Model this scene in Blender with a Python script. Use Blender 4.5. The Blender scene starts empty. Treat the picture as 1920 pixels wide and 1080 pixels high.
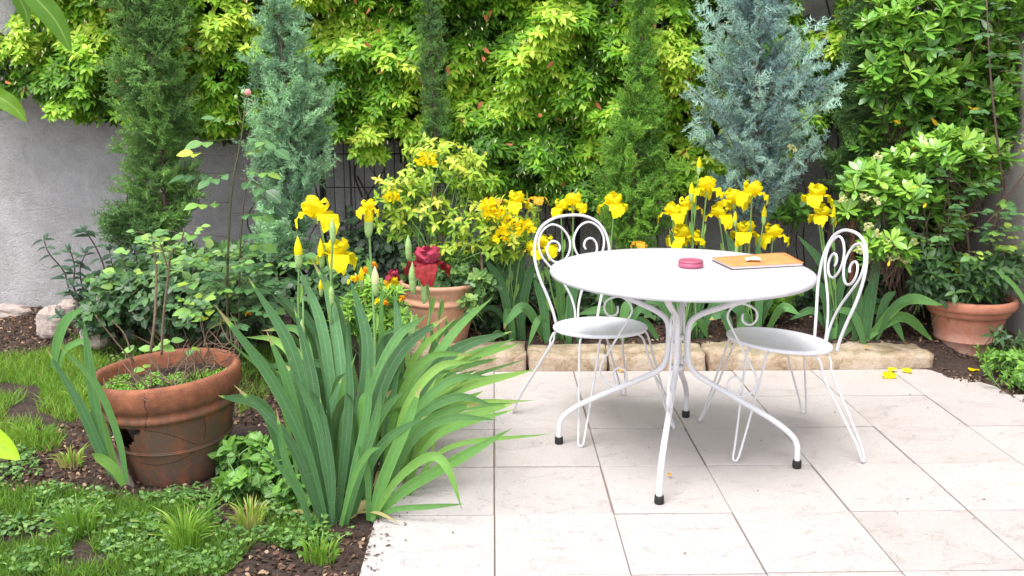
import bpy, math, random
import numpy as np
from math import radians as R, sin, cos, pi
from mathutils import Vector

random.seed(7)
rng = np.random.default_rng(11)
scene = bpy.context.scene

# ------------------------------------------------------------------ camera
CH = 1.40
PITCH = math.atan(377/1800.0)
YAW = math.atan(35/1800.0)
cam_d = bpy.data.cameras.new('camera')
cam_d.sensor_width = 36; cam_d.lens = 1800/1920*36
cam_d.clip_start = 0.05; cam_d.clip_end = 500
cam = bpy.data.objects.new('camera', cam_d)
scene.collection.objects.link(cam)
cam.location = (0, 0, CH)
cam.rotation_euler = (pi/2-PITCH, 0, -YAW)
scene.camera = cam

# ------------------------------------------------------------------ light
SUN_EL, SUN_AZ = 64.0, -145.0       # azimuth of the sun seen from above, from +Y clockwise
w = bpy.data.worlds.new('World'); scene.world = w; w.use_nodes = True
nt = w.node_tree
bg = nt.nodes['Background']
sky = nt.nodes.new('ShaderNodeTexSky'); sky.sky_type = 'NISHITA'; sky.sun_disc = False
sky.sun_elevation = R(SUN_EL); sky.sun_rotation = R(SUN_AZ)
hs = nt.nodes.new('ShaderNodeHueSaturation'); hs.inputs['Saturation'].default_value = 0.22
nt.links.new(sky.outputs[0], hs.inputs['Color']); nt.links.new(hs.outputs[0], bg.inputs['Color'])
bg.inputs['Strength'].default_value = 0.15
sl = bpy.data.lights.new('sun', 'SUN'); sl.energy = 1.45; sl.angle = R(32); sl.color = (1.0, 0.965, 0.93)
sun = bpy.data.objects.new('sun', sl); scene.collection.objects.link(sun)
az = R(SUN_AZ); el = R(SUN_EL)
sdir = Vector((sin(az)*cos(el), cos(az)*cos(el), sin(el)))
sun.rotation_euler = sdir.to_track_quat('Z', 'Y').to_euler()
vs = scene.view_settings
vs.view_transform = 'Standard'; vs.look = 'None'; vs.gamma = 1.0; vs.exposure = 1.42
vs.use_curve_mapping = False
scene.cycles.max_bounces = 8
scene.cycles.transparent_max_bounces = 8

# ------------------------------------------------------------------ pixel helpers (photo is 1920x1080)
F_ = 1800.0
_cp, _sp, _cy, _sy = cos(PITCH), sin(PITCH), cos(YAW), sin(YAW)
def ray(px, py):
    u = (px-960)/F_; v = (py-540)/F_
    f = (_cp - v*_sp); d = -(v*_cp + _sp)      # forward, up
    return (u*_cy + f*_sy, -u*_sy + f*_cy, d)
def at(px, py, Y):
    r = ray(px, py); t = Y/r[1]
    return np.array((r[0]*t, Y, CH + r[2]*t))
def gr(px, py, z=0.0):
    r = ray(px, py); t = (z-CH)/r[2]
    return np.array((r[0]*t, r[1]*t, z))

# ------------------------------------------------------------------ noise
_perm = rng.random((256, 256))
def vnoise(x, y, s=1.0, o=0):
    x = np.asarray(x, float)*s + 37.3*o+100; y = np.asarray(y, float)*s + 11.7*o+100
    xi = np.floor(x).astype(int); yi = np.floor(y).astype(int); fx = x-xi; fy = y-yi
    fx = fx*fx*(3-2*fx); fy = fy*fy*(3-2*fy)
    a = _perm[xi % 256, yi % 256]; b = _perm[(xi+1) % 256, yi % 256]
    c = _perm[xi % 256, (yi+1) % 256]; d = _perm[(xi+1) % 256, (yi+1) % 256]
    return (a*(1-fx)+b*fx)*(1-fy) + (c*(1-fx)+d*fx)*fy
def fbm(x, y, s=1.0, n=4, o=0):
    t = 0; a = 0.5
    for k in range(n):
        t = t + a*vnoise(x, y, s*2**k, o+k); a *= 0.5
    return t

# ------------------------------------------------------------------ objects
C = scene.collection
def thing(name, label, cat, loc=(0, 0, 0), group=None, rot=(0, 0, 0)):
    o = bpy.data.objects.new(name, None); C.objects.link(o)
    o.empty_display_size = 0.1
    o.location = loc; o.rotation_euler = rot; o['label'] = label; o['category'] = cat
    if group: o['group'] = group
    return o
def tag(o, label=None, cat=None, group=None, kind=None):
    for k, v in (('label', label), ('category', cat), ('group', group), ('kind', kind)):
        if v: o[k] = v
    return o

class MB:
    """collects vertices and faces, with a tint per vertex and a position across the leaf"""
    def __init__(s): s.V = []; s.L = []; s.S = []; s.T = []; s.U = []; s.n = 0
    def add(s, V, F, tint=0.5, lu=0.5):
        V = np.asarray(V, float); k = len(V)
        s.V.append(V)
        s.L.append(np.concatenate([np.asarray(f) for f in F])+s.n)
        s.S.append(np.array([len(f) for f in F]))
        s.T.append(np.broadcast_to(np.asarray(tint, float), (k,)))
        s.U.append(np.broadcast_to(np.asarray(lu, float), (k,)))
        s.n += k
    def inst(s, tpl, M, T, tint):
        """tpl = (V, F, lu); M (n,3,3) columns = axes; T (n,3); tint (n,)"""
        V, F, lu = tpl; n = len(T); k = len(V)
        if n == 0: return
        W = np.einsum('nij,kj->nki', M, V) + T[:, None, :]
        s.V.append(W.reshape(-1, 3))
        fl = np.concatenate([np.asarray(f) for f in F]); fs = np.array([len(f) for f in F])
        off = (np.arange(n)*k)[:, None]
        s.L.append((fl[None, :]+off).reshape(-1)+s.n); s.S.append(np.tile(fs, n))
        s.T.append(np.repeat(np.asarray(tint, float), k)); s.U.append(np.tile(lu, n))
        s.n += n*k
    def obj(s, name, mat, parent=None, smooth=True, local=None):
        V = np.concatenate(s.V); L = np.concatenate(s.L); S = np.concatenate(s.S)
        if parent is not None and local is None: V = V - np.array(parent.location)
        me = bpy.data.meshes.new(name)
        me.vertices.add(len(V)); me.vertices.foreach_set('co', V.astype(np.float32).ravel())
        me.loops.add(len(L)); me.loops.foreach_set('vertex_index', L.astype(np.int32))
        me.polygons.add(len(S))
        st = np.concatenate(([0], np.cumsum(S)[:-1]))
        me.polygons.foreach_set('loop_start', st.astype(np.int32))
        me.polygons.foreach_set('loop_total', S.astype(np.int32))
        me.polygons.foreach_set('use_smooth', np.full(len(S), smooth, dtype=bool))
        a = me.attributes.new('tint', 'FLOAT', 'POINT'); a.data.foreach_set('value', np.concatenate(s.T).astype(np.float32))
        a = me.attributes.new('lu', 'FLOAT', 'POINT'); a.data.foreach_set('value', np.concatenate(s.U).astype(np.float32))
        me.update(calc_edges=True); me.validate()
        if isinstance(mat, (list, tuple)):
            for m in mat: me.materials.append(m)
        elif mat: me.materials.append(mat)
        o = bpy.data.objects.new(name, me); C.objects.link(o)
        if parent is not None: o.parent = parent
        return o

def nrm(a):
    a = np.asarray(a, float); return a/np.maximum(np.linalg.norm(a, axis=-1, keepdims=True), 1e-9)
def frames(d, up, sc):
    """columns x,y,z with y = d (leaf axis), z near up; sc (n,) or (n,3)"""
    y = nrm(d); x = nrm(np.cross(y, up)); z = np.cross(x, y)
    sc = np.asarray(sc, float)
    if sc.ndim == 1: sc = np.stack([sc, sc, sc], 1)
    return np.stack([x*sc[:, 0:1], y*sc[:, 1:2], z*sc[:, 2:3]], 2)
def rdir(n, zlo=-1, zhi=1):
    a = rng.random(n)*2*pi; z = zlo+(zhi-zlo)*rng.random(n); r = np.sqrt(np.maximum(0, 1-z*z))
    return np.stack([r*np.cos(a), r*np.sin(a), z], 1)

def smooth_path(P, n=8):
    P = np.asarray(P, float)
    if len(P) < 3: return P
    Q = np.vstack([2*P[0]-P[1], P, 2*P[-1]-P[-2]]); out = []
    for i in range(1, len(Q)-2):
        p0, p1, p2, p3 = Q[i-1:i+3]
        for k in range(n):
            t = k/n
            out.append(0.5*((2*p1)+(-p0+p2)*t+(2*p0-5*p1+4*p2-p3)*t*t+(-p0+3*p1-3*p2+p3)*t**3))
    out.append(Q[-2]); return np.array(out)
def tube(mb, P, r, sides=6, tint=0.5, caps=True):
    P = np.asarray(P, float); n = len(P)
    r = np.broadcast_to(np.asarray(r, float), (n,)) if np.ndim(r) == 0 or len(r) == n else np.interp(np.linspace(0, 1, n), np.linspace(0, 1, len(r)), r)
    T = np.gradient(P, axis=0); T = nrm(T)
    up = np.array((0, 0, 1.0)) if abs(T[0][2]) < 0.9 else np.array((1.0, 0, 0))
    x = nrm(np.cross(T[0], up)); V = []
    for i in range(n):
        x = nrm(x - T[i]*np.dot(x, T[i])); y = np.cross(T[i], x)
        for k in range(sides):
            a = 2*pi*k/sides; V.append(P[i]+(x*cos(a)+y*sin(a))*r[i])
    F = [[i*sides+k, i*sides+(k+1) % sides, (i+1)*sides+(k+1) % sides, (i+1)*sides+k] for i in range(n-1) for k in range(sides)]
    if caps: F += [list(range(sides))[::-1], [(n-1)*sides+k for k in range(sides)]]
    mb.add(V, F, tint)
def lathe(mb, prof, seg=48, keep=None, tint=0.5, o=(0, 0, 0), cap0=False, cap1=False, wob=0.0):
    V = []; F = []; n = len(prof)
    for r, z in prof:
        for k in range(seg):
            a = 2*pi*k/seg; rr = r*(1+wob*sin(2*a+z*20))
            V.append((o[0]+rr*cos(a), o[1]+rr*sin(a), o[2]+z))
    for i in range(n-1):
        for k in range(seg):
            if keep and not keep(2*pi*(k+.5)/seg, prof[i], prof[i+1], i): continue
            F.append([i*seg+k, i*seg+(k+1) % seg, (i+1)*seg+(k+1) % seg, (i+1)*seg+k])
    if cap0: F.append([k for k in range(seg)][::-1])
    if cap1: F.append([(n-1)*seg+k for k in range(seg)])
    mb.add(V, F, tint)
def sprof(P, n=5):
    q = smooth_path(np.array([(a, 0, b) for a, b in P]), n); return [(a[0], a[2]) for a in q]

# ------------------------------------------------------------------ materials
def mat_new(name):
    m = bpy.data.materials.new(name); m.use_nodes = True
    t = m.node_tree; b = t.nodes['Principled BSDF']; return m, t, b
def N(t, ty, **kw):
    n = t.nodes.new(ty)
    for k, v in kw.items():
        if k in n.inputs: n.inputs[k].default_value = v
        else: setattr(n, k, v)
    return n
def ramp(t, src, stops):
    r = t.nodes.new('ShaderNodeValToRGB')
    while len(r.color_ramp.elements) < len(stops): r.color_ramp.elements.new(0.5)
    for e, (p, c) in zip(r.color_ramp.elements, stops):
        e.position = p; e.color = (*c, 1)
    t.links.new(src, r.inputs[0]); return r
def math_n(t, op, a, b=None, c=None):
    n = t.nodes.new('ShaderNodeMath'); n.operation = op
    for i, v in enumerate((a, b, c)):
        if v is None: continue
        if isinstance(v, (int, float)): n.inputs[i].default_value = v
        else: t.links.new(v, n.inputs[i])
    return n.outputs[0]
def mixc(t, fac, a, b, blend='MIX'):
    n = t.nodes.new('ShaderNodeMix'); n.data_type = 'RGBA'; n.blend_type = blend
    if isinstance(fac, (int, float)): n.inputs[0].default_value = fac
    else: t.links.new(fac, n.inputs[0])
    for i, v in ((6, a), (7, b)):
        if isinstance(v, tuple): n.inputs[i].default_value = (*v, 1)
        else: t.links.new(v, n.inputs[i])
    return n.outputs[2]
def noise(t, scale, detail=4, rough=0.5, dist=0.0, vec=None):
    n = N(t, 'ShaderNodeTexNoise'); n.inputs['Scale'].default_value = scale; n.inputs['Detail'].default_value = detail
    n.inputs['Roughness'].default_value = rough; n.inputs['Distortion'].default_value = dist
    if vec is None:
        g = t.nodes.new('ShaderNodeNewGeometry'); vec = g.outputs['Position']
    t.links.new(vec, n.inputs['Vector']); return n.outputs['Fac']
def bump(t, b, h, dist=0.01, strength=1.0):
    n = t.nodes.new('ShaderNodeBump'); n.inputs['Distance'].default_value = dist; n.inputs['Strength'].default_value = strength
    t.links.new(h, n.inputs['Height']); t.links.new(n.outputs[0], b.inputs['Normal']); return n

def leaf_mat(name, stops, rib=(0.35, 0.5, 0.15), ribw=0.10, ribf=0.5, rough=0.45, trans=0.3, var=0.25, stripes=0, spec=0.35, edge=None):
    m, t, b = mat_new(name)
    a = N(t, 'ShaderNodeAttribute', attribute_name='tint'); u = N(t, 'ShaderNodeAttribute', attribute_name='lu')
    g = t.nodes.new('ShaderNodeNewGeometry')
    r = math_n(t, 'MULTIPLY_ADD', g.outputs['Random Per Island'], var, -var/2)
    f = math_n(t, 'ADD', a.outputs['Fac'], r)
    col = ramp(t, f, stops).outputs[0]
    au = math_n(t, 'ABSOLUTE', u.outputs['Fac'])
    if ribf > 0:
        k = math_n(t, 'LESS_THAN', au, ribw); k = math_n(t, 'MULTIPLY', k, ribf)
        col = mixc(t, k, col, rib)
    if edge:
        k = math_n(t, 'GREATER_THAN', au, 0.8); k = math_n(t, 'MULTIPLY', k, edge[1]); col = mixc(t, k, col, edge[0])
    dk = math_n(t, 'GREATER_THAN', a.outputs['Fac'], 1.35); col = mixc(t, math_n(t, 'MULTIPLY', dk, .9), col, (.50, .36, .17))
    if stripes:
        sp_ = math_n(t, 'GREATER_THAN', noise(t, 140, 2, .4), .70); col = mixc(t, math_n(t, 'MULTIPLY', sp_, .45), col, (.38, .34, .16))
        s = math_n(t, 'MULTIPLY', u.outputs['Fac'], stripes); s = math_n(t, 'SINE', s)
        s = math_n(t, 'MULTIPLY_ADD', s, 0.12, 0.12); col = mixc(t, s, col, rib)
        bump(t, b, s, 0.004, 0.6)
    nz = noise(t, 60, 2); nz = math_n(t, 'MULTIPLY_ADD', nz, 0.5, 0.75)
    col = mixc(t, 0.6, col, nz, 'MULTIPLY')
    t.links.new(col, b.inputs['Base Color'])
    b.inputs['Roughness'].default_value = rough; b.inputs['Specular IOR Level'].default_value = spec
    if trans > 0:
        tr = t.nodes.new('ShaderNodeBsdfTranslucent')
        tc = mixc(t, 0.35, col, (0.55, 0.75, 0.05), 'MIX'); t.links.new(tc, tr.inputs['Color'])
        mx = t.nodes.new('ShaderNodeMixShader'); mx.inputs[0].default_value = trans
        t.links.new(b.outputs[0], mx.inputs[1]); t.links.new(tr.outputs[0], mx.inputs[2])
        t.links.new(mx.outputs[0], t.nodes['Material Output'].inputs['Surface'])
    return m

M = {}
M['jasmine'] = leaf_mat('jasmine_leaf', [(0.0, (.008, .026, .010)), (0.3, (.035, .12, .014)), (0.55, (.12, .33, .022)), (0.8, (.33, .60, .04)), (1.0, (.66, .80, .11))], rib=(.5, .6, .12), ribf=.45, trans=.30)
M['cypress'] = leaf_mat('cypress_scale', [(0.0, (.025, .07, .02)), (0.5, (.09, .22, .04)), (1.0, (.24, .48, .06))], ribf=0, rough=.6, trans=.15)
M['cypress_dark'] = leaf_mat('dark_cypress_scale', [(0.0, (.03, .068, .028)), (0.5, (.085, .18, .062)), (1.0, (.20, .38, .09))], ribf=0, rough=.6, trans=.12)
M['glauca'] = leaf_mat('blue_cypress_scale', [(0.0, (.06, .13, .08)), (0.5, (.16, .31, .19)), (1.0, (.38, .64, .34))], ribf=0, rough=.6, trans=.1)
M['glauca_blue'] = leaf_mat('silver_cypress_scale', [(0.0, (.07, .12, .13)), (0.5, (.21, .34, .33)), (1.0, (.46, .68, .55))], ribf=0, rough=.6, trans=.1)
M['pitto'] = leaf_mat('glossy_leaf', [(0.0, (.028, .09, .022)), (0.4, (.06, .19, .03)), (0.75, (.15, .38, .045)), (1.0, (.33, .58, .07))], rib=(.45, .6, .2), ribf=.6, rough=.28, trans=.2, spec=.6)
M['rose'] = leaf_mat('rose_leaf', [(0.0, (.03, .085, .035)), (0.5, (.09, .22, .075)), (0.8, (.22, .42, .08)), (1.0, (.5, .62, .06))], rib=(.3, .45, .2), ribf=.35, rough=.35, trans=.2, spec=.5)
M['cover'] = leaf_mat('groundcover_leaf', [(0.0, (.014, .035, .018)), (0.5, (.045, .11, .04)), (0.8, (.12, .25, .06)), (1.0, (.34, .46, .12))], rib=(.25, .38, .18), ribf=.4, rough=.4, trans=.15)
M['viburnum'] = leaf_mat('dark_glossy_leaf', [(0.0, (.02, .045, .03)), (1.0, (.08, .15, .08))], rib=(.10, .16, .10), ribf=.4, rough=.35, trans=.05, spec=.5)
M['lime'] = leaf_mat('lime_leaf', [(0.0, (.05, .13, .02)), (0.4, (.16, .34, .03)), (0.75, (.40, .56, .05)), (1.0, (.75, .72, .10))], rib=(.3, .45, .1), ribf=.3, trans=.3)
M['iris'] = leaf_mat('iris_leaf', [(0.0, (.025, .075, .04)), (0.4, (.055, .17, .055)), (0.7, (.12, .31, .05)), (1.0, (.32, .55, .09))], rib=(.25, .45, .22), ribw=.07, ribf=.3, rough=.5, trans=.18, stripes=38, spec=.28, edge=((.30, .45, .15), .15))
M['grass'] = leaf_mat('grass_blade', [(0.0, (.04, .09, .02)), (0.5, (.12, .27, .03)), (0.85, (.26, .45, .05)), (1.0, (.55, .45, .18))], ribf=0, rough=.5, trans=.25)
M['weed'] = leaf_mat('weed_leaf', [(0.0, (.03, .08, .02)), (0.5, (.08, .20, .04)), (1.0, (.26, .42, .10))], rib=(.4, .6, .2), ribf=.3, trans=.2)
M['mint'] = leaf_mat('mint_leaf', [(0.0, (.05, .13, .03)), (0.5, (.14, .32, .05)), (1.0, (.3, .55, .07))], rib=(.4, .6, .2), ribf=.4, trans=.2)
M['near'] = leaf_mat('near_leaf', [(0.0, (.06, .17, .006)), (1.0, (.42, .66, .03))], rib=(.25, .42, .08), ribw=.08, ribf=.5, trans=.2)
M['dead'] = leaf_mat('dead_leaf', [(0.0, (.04, .022, .015)), (0.55, (.12, .065, .042)), (0.85, (.24, .14, .09)), (1.0, (.42, .29, .19))], ribf=0, rough=.8, trans=.05, var=.9)
M['yellow_leaf'] = leaf_mat('yellowed_leaf', [(0.0, (.85, .45, .03)), (1.0, (.85, .62, .03))], ribf=0, trans=.2)

def petal_mat(name, c0, c1, trans=.35):
    m, t, b = mat_new(name)
    a = N(t, 'ShaderNodeAttribute', attribute_name='tint')
    nz = noise(t, 90, 3)
    f = math_n(t, 'MULTIPLY_ADD', nz, 1.0, -.5); f = math_n(t, 'ADD', a.outputs['Fac'], f)
    col = ramp(t, f, [(0, c0), (1, c1)]).outputs[0]
    t.links.new(col, b.inputs['Base Color']); b.inputs['Roughness'].default_value = .55
    b.inputs['Specular IOR Level'].default_value = .2
    tr = t.nodes.new('ShaderNodeBsdfTranslucent'); t.links.new(col, tr.inputs['Color'])
    mx = t.nodes.new('ShaderNodeMixShader'); mx.inputs[0].default_value = trans
    t.links.new(b.outputs[0], mx.inputs[1]); t.links.new(tr.outputs[0], mx.inputs[2])
    t.links.new(mx.outputs[0], t.nodes['Material Output'].inputs['Surface'])
    return m
M['p_yellow'] = petal_mat('yellow_petal', (.84, .56, .0), (.95, .90, .02), .35)
M['p_wine'] = petal_mat('wine_petal', (.13, .008, .03), (.58, .07, .13), .3)
M['p_wine_dark'] = petal_mat('dark_wine_petal', (.05, .004, .02), (.40, .035, .03), .2)
M['p_orange'] = petal_mat('orange_petal', (.85, .22, .01), (.95, .50, .02))
M['p_wilt'] = petal_mat('wilted_petal', (.55, .25, .02), (.85, .55, .05))
M['p_pink'] = petal_mat('pink_petal', (.75, .25, .25), (.9, .5, .45))
M['p_cream'] = petal_mat('cream_petal', (.6, .62, .25), (.85, .82, .5))

def simple(name, col, rough=.5, metal=0, nscale=0, namp=.3, bmp=0, spec=.5):
    m, t, b = mat_new(name)
    b.inputs['Roughness'].default_value = rough; b.inputs['Metallic'].default_value = metal
    b.inputs['Specular IOR Level'].default_value = spec
    if nscale:
        nz = noise(t, nscale, 5, .6)
        f = math_n(t, 'MULTIPLY_ADD', nz, 2*namp, 1-namp)
        c = mixc(t, 1.0, tuple(col), f, 'MULTIPLY'); t.links.new(c, b.inputs['Base Color'])
        if bmp: bump(t, b, nz, bmp)
    else: b.inputs['Base Color'].default_value = (*col, 1)
    return m
M['bark'] = simple('bark', (.13, .085, .065), .9, nscale=60, namp=.6, bmp=.006)
M['bark_red'] = simple('red_brown_bark', (.26, .11, .06), .9, nscale=60, namp=.6, bmp=.006)
M['twig'] = simple('twig', (.16, .11, .075), .85, nscale=80, namp=.6, bmp=.003)
M['cane'] = simple('green_brown_cane', (.10, .095, .045), .6, nscale=60, namp=.4)
M['stem_g'] = simple('green_stem', (.16, .30, .09), .5, nscale=50, namp=.3)
M['stem_dark'] = simple('dark_stem', (.05, .03, .025), .6, nscale=50, namp=.4)
M['sheath'] = simple('bud_sheath', (.30, .46, .16), .5, nscale=80, namp=.35)
M['wire'] = simple('dark_green_wire', (.02, .026, .03), .5)
M['rubber'] = simple('black_rubber', (.012, .012, .012), .6, nscale=200, namp=.4)

# white painted metal
m, t, b = mat_new('white_painted_metal')
nz = noise(t, 14, 5, .6); col = ramp(t, nz, [(.3, (.64, .635, .66)), (.62, (.70, .695, .72))]).outputs[0]
n2 = noise(t, 130, 2); k = math_n(t, 'GREATER_THAN', n2, .73); col = mixc(t, math_n(t, 'MULTIPLY', k, .35), col, (.45, .42, .38))
t.links.new(col, b.inputs['Base Color']); b.inputs['Roughness'].default_value = .33
rr = math_n(t, 'MULTIPLY_ADD', noise(t, 30, 4), .25, .22); t.links.new(rr, b.inputs['Roughness'])
bump(t, b, noise(t, 260, 2), .0006); M['white'] = m
M['white'].node_tree.nodes['Principled BSDF'].inputs['Specular IOR Level'].default_value = .3
M['seat'] = M['white'].copy(); M['seat'].name = 'white_seat_lightened'  # same white paint, colour lightened to offset the table's shade on the seats
for e_, c_ in zip(M['seat'].node_tree.nodes['Color Ramp'].color_ramp.elements, ((.78, .775, .82, 1), (.83, .82, .86, 1))): e_.color = c_
M['top'] = M['white'].copy(); M['top'].name = 'white_tabletop_darkened'  # same white paint, colour darkened so the brightly lit top does not clip
for e_, c_ in zip(M['top'].node_tree.nodes['Color Ramp'].color_ramp.elements, ((.47, .47, .495, 1), (.53, .53, .55, 1))): e_.color = c_

# paving tile
m, t, b = mat_new('pale_stone_tile')
g = t.nodes.new('ShaderNodeNewGeometry')
mp = t.nodes.new('ShaderNodeMapping'); mp.inputs['Scale'].default_value = (1.0, 1.35, 1.0)
t.links.new(g.outputs['Position'], mp.inputs['Vector'])
addv = t.nodes.new('ShaderNodeVectorMath'); addv.operation = 'ADD'
cmb = t.nodes.new('ShaderNodeCombineXYZ'); t.links.new(math_n(t, 'MULTIPLY', g.outputs['Random Per Island'], 60), cmb.inputs[0]); t.links.new(math_n(t, 'MULTIPLY', g.outputs['Random Per Island'], 23), cmb.inputs[1])
t.links.new(mp.outputs[0], addv.inputs[0]); t.links.new(cmb.outputs[0], addv.inputs[1])
v = addv.outputs[0]
n1 = noise(t, 5, 8, .62, 1.2, v); n2 = noise(t, 26, 8, .7, .6, v); n3 = noise(t, 1.4, 4, .6); n5 = noise(t, 150, 5, .7)
f = math_n(t, 'MULTIPLY_ADD', g.outputs['Random Per Island'], .09, math_n(t, 'MULTIPLY_ADD', n5, .45, math_n(t, 'MULTIPLY', n1, .22)))
col = ramp(t, f, [(.22, (.42, .355, .33)), (.36, (.535, .485, .465)), (.60, (.605, .56, .545))]).outputs[0]
st = ramp(t, n3, [(.52, (0, 0, 0)), (.75, (1, 1, 1))]).outputs[0]
col = mixc(t, math_n(t, 'MULTIPLY', st, .22), col, (.58, .46, .34))
sp = math_n(t, 'GREATER_THAN', noise(t, 95, 2, .5), .745); col = mixc(t, math_n(t, 'MULTIPLY', sp, .55), col, (.28, .22, .17))
t.links.new(col, b.inputs['Base Color']); b.inputs['Roughness'].default_value = .75
rid = N(t, 'ShaderNodeTexNoise'); rid.inputs['Scale'].default_value = 5; rid.inputs['Detail'].default_value = 9; rid.inputs['Roughness'].default_value = .6; rid.inputs['Distortion'].default_value = 1.6
t.links.new(v, rid.inputs['Vector'])
stp = ramp(t, rid.outputs['Fac'], [(.40, (0, 0, 0)), (.405, (.5, .5, .5)), (.60, (.6, .6, .6)), (.61, (1, 1, 1))]).outputs[0]
bump(t, b, math_n(t, 'ADD', stp, math_n(t, 'MULTIPLY', n5, 1.8)), .0032, 1.0)
M['tile'] = m
M['joint'] = simple('sandy_joint', (.25, .195, .16), .95, nscale=120, namp=.5, bmp=.004)

# soil
m, t, b = mat_new('garden_soil')
n1 = noise(t, 3, 6, .7); n2 = noise(t, 70, 8, .75)
col = ramp(t, math_n(t, 'MULTIPLY_ADD', n2, .8, math_n(t, 'MULTIPLY', n1, .2)), [(.3, (.025, .016, .012)), (.5, (.085, .052, .04)), (.62, (.17, .11, .085)), (.75, (.32, .22, .18))]).outputs[0]
t.links.new(col, b.inputs['Base Color']); b.inputs['Roughness'].default_value = .95
bump(t, b, n2, .03); M['soil'] = m
# stucco walls
def stucco(name, lo, mid, hi, fine=70):
    m, t, b = mat_new(name)
    n1 = noise(t, 1.7, 6, .62, .8); n2 = noise(t, fine, 6, .7); n3 = noise(t, 7, 7, .7, 1.5)
    f = math_n(t, 'ADD', math_n(t, 'MULTIPLY', n1, .34), math_n(t, 'MULTIPLY_ADD', n3, .32, math_n(t, 'MULTIPLY', n2, .36)))
    col = ramp(t, f, [(.38, lo), (.52, mid), (.66, hi)]).outputs[0]
    sep = t.nodes.new('ShaderNodeSeparateXYZ'); g = t.nodes.new('ShaderNodeNewGeometry'); t.links.new(g.outputs['Position'], sep.inputs[0])
    # rising damp with salt blooms, a stain of the wall itself
    k = math_n(t, 'MULTIPLY', math_n(t, 'GREATER_THAN', n3, .56), math_n(t, 'LESS_THAN', sep.outputs[2], .42))
    col = mixc(t, math_n(t, 'MULTIPLY', k, .28), col, (.62, .58, .56))
    t.links.new(col, b.inputs['Base Color']); b.inputs['Roughness'].default_value = .92
    bump(t, b, math_n(t, 'ADD', n2, math_n(t, 'MULTIPLY', n3, .7)), .030); return m
M['wall'] = stucco('grey_stucco', (.44, .42, .41), (.66, .635, .64), (.86, .84, .85), 110)
M['sidewall'] = stucco('cream_stucco', (.62, .56, .52), (.73, .67, .62), (.80, .75, .70), 110)
# limestone kerb
m, t, b = mat_new('kerb_limestone')
n1 = noise(t, 6, 8, .7, .8); n2 = noise(t, 60, 8, .75)
col = ramp(t, math_n(t, 'MULTIPLY_ADD', n1, .75, math_n(t, 'MULTIPLY', n2, .3)), [(.36, (.10, .07, .045)), (.44, (.36, .26, .17)), (.53, (.54, .42, .30)), (.68, (.66, .57, .48))]).outputs[0]
g = t.nodes.new('ShaderNodeNewGeometry'); sep = t.nodes.new('ShaderNodeSeparateXYZ'); t.links.new(g.outputs['Normal'], sep.inputs[0])
k = math_n(t, 'MULTIPLY', math_n(t, 'GREATER_THAN', sep.outputs[2], .6), ramp(t, noise(t, 9, 5, .6), [(.42, (0, 0, 0)), (.6, (1, 1, 1))]).outputs[0])
col = mixc(t, math_n(t, 'MULTIPLY', k, .6), col, (.22, .20, .10))
t.links.new(col, b.inputs['Base Color']); b.inputs['Roughness'].default_value = .9; bump(t, b, n2, .012); M['kerb'] = m
M['rock'] = simple('pale_rock', (.42, .34, .30), .9, nscale=14, namp=.5, bmp=.02)
# terracotta
def terra(name, c1, c2, stain, amt, zlo=None):
    m, t, b = mat_new(name)
    n1 = noise(t, 9, 7, .7, .6); n2 = noise(t, 45, 8, .75)
    col = ramp(t, math_n(t, 'MULTIPLY_ADD', n2, .35, math_n(t, 'MULTIPLY', n1, .6)), [(.35, c1), (.6, c2)]).outputs[0]
    g = t.nodes.new('ShaderNodeTexCoord')
    mp = t.nodes.new('ShaderNodeMapping'); mp.inputs['Scale'].default_value = (1, 1, .35); t.links.new(g.outputs['Object'], mp.inputs[0])
    n4 = noise(t, 16, 8, .72, 1.0, mp.outputs[0])
    sep = t.nodes.new('ShaderNodeSeparateXYZ'); t.links.new(g.outputs['Object'], sep.inputs[0])
    k = ramp(t, n4, [(.34, (0, 0, 0)), (.56, (1, 1, 1))]).outputs[0]
    if zlo:
        z = t.nodes.new('ShaderNodeMapRange'); z.inputs[1].default_value = zlo[0]; z.inputs[2].default_value = zlo[1]; z.inputs[3].default_value = 1.0; z.inputs[4].default_value = .12
        t.links.new(sep.outputs[2], z.inputs[0]); k = math_n(t, 'MULTIPLY', k, z.outputs[0])
    col = mixc(t, math_n(t, 'MULTIPLY', k, amt), col, stain)
    t.links.new(col, b.inputs['Base Color']); b.inputs['Roughness'].default_value = .8; bump(t, b, n2, .003, .8); return m
M['terra_old'] = terra('weathered_terracotta', (.15, .048, .025), (.40, .135, .06), (.12, .085, .062), .92, (.27, .36))
M['terra_mid'] = terra('orange_terracotta', (.48, .22, .125), (.66, .34, .20), (.55, .42, .33), .3)
M['terra_right'] = terra('red_terracotta', (.38, .135, .08), (.52, .21, .13), (.50, .36, .30), .65, (.06, .20))
M['shard'] = simple('grey_shard', (.36, .28, .24), .85, nscale=25, namp=.4, bmp=.004)

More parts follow.
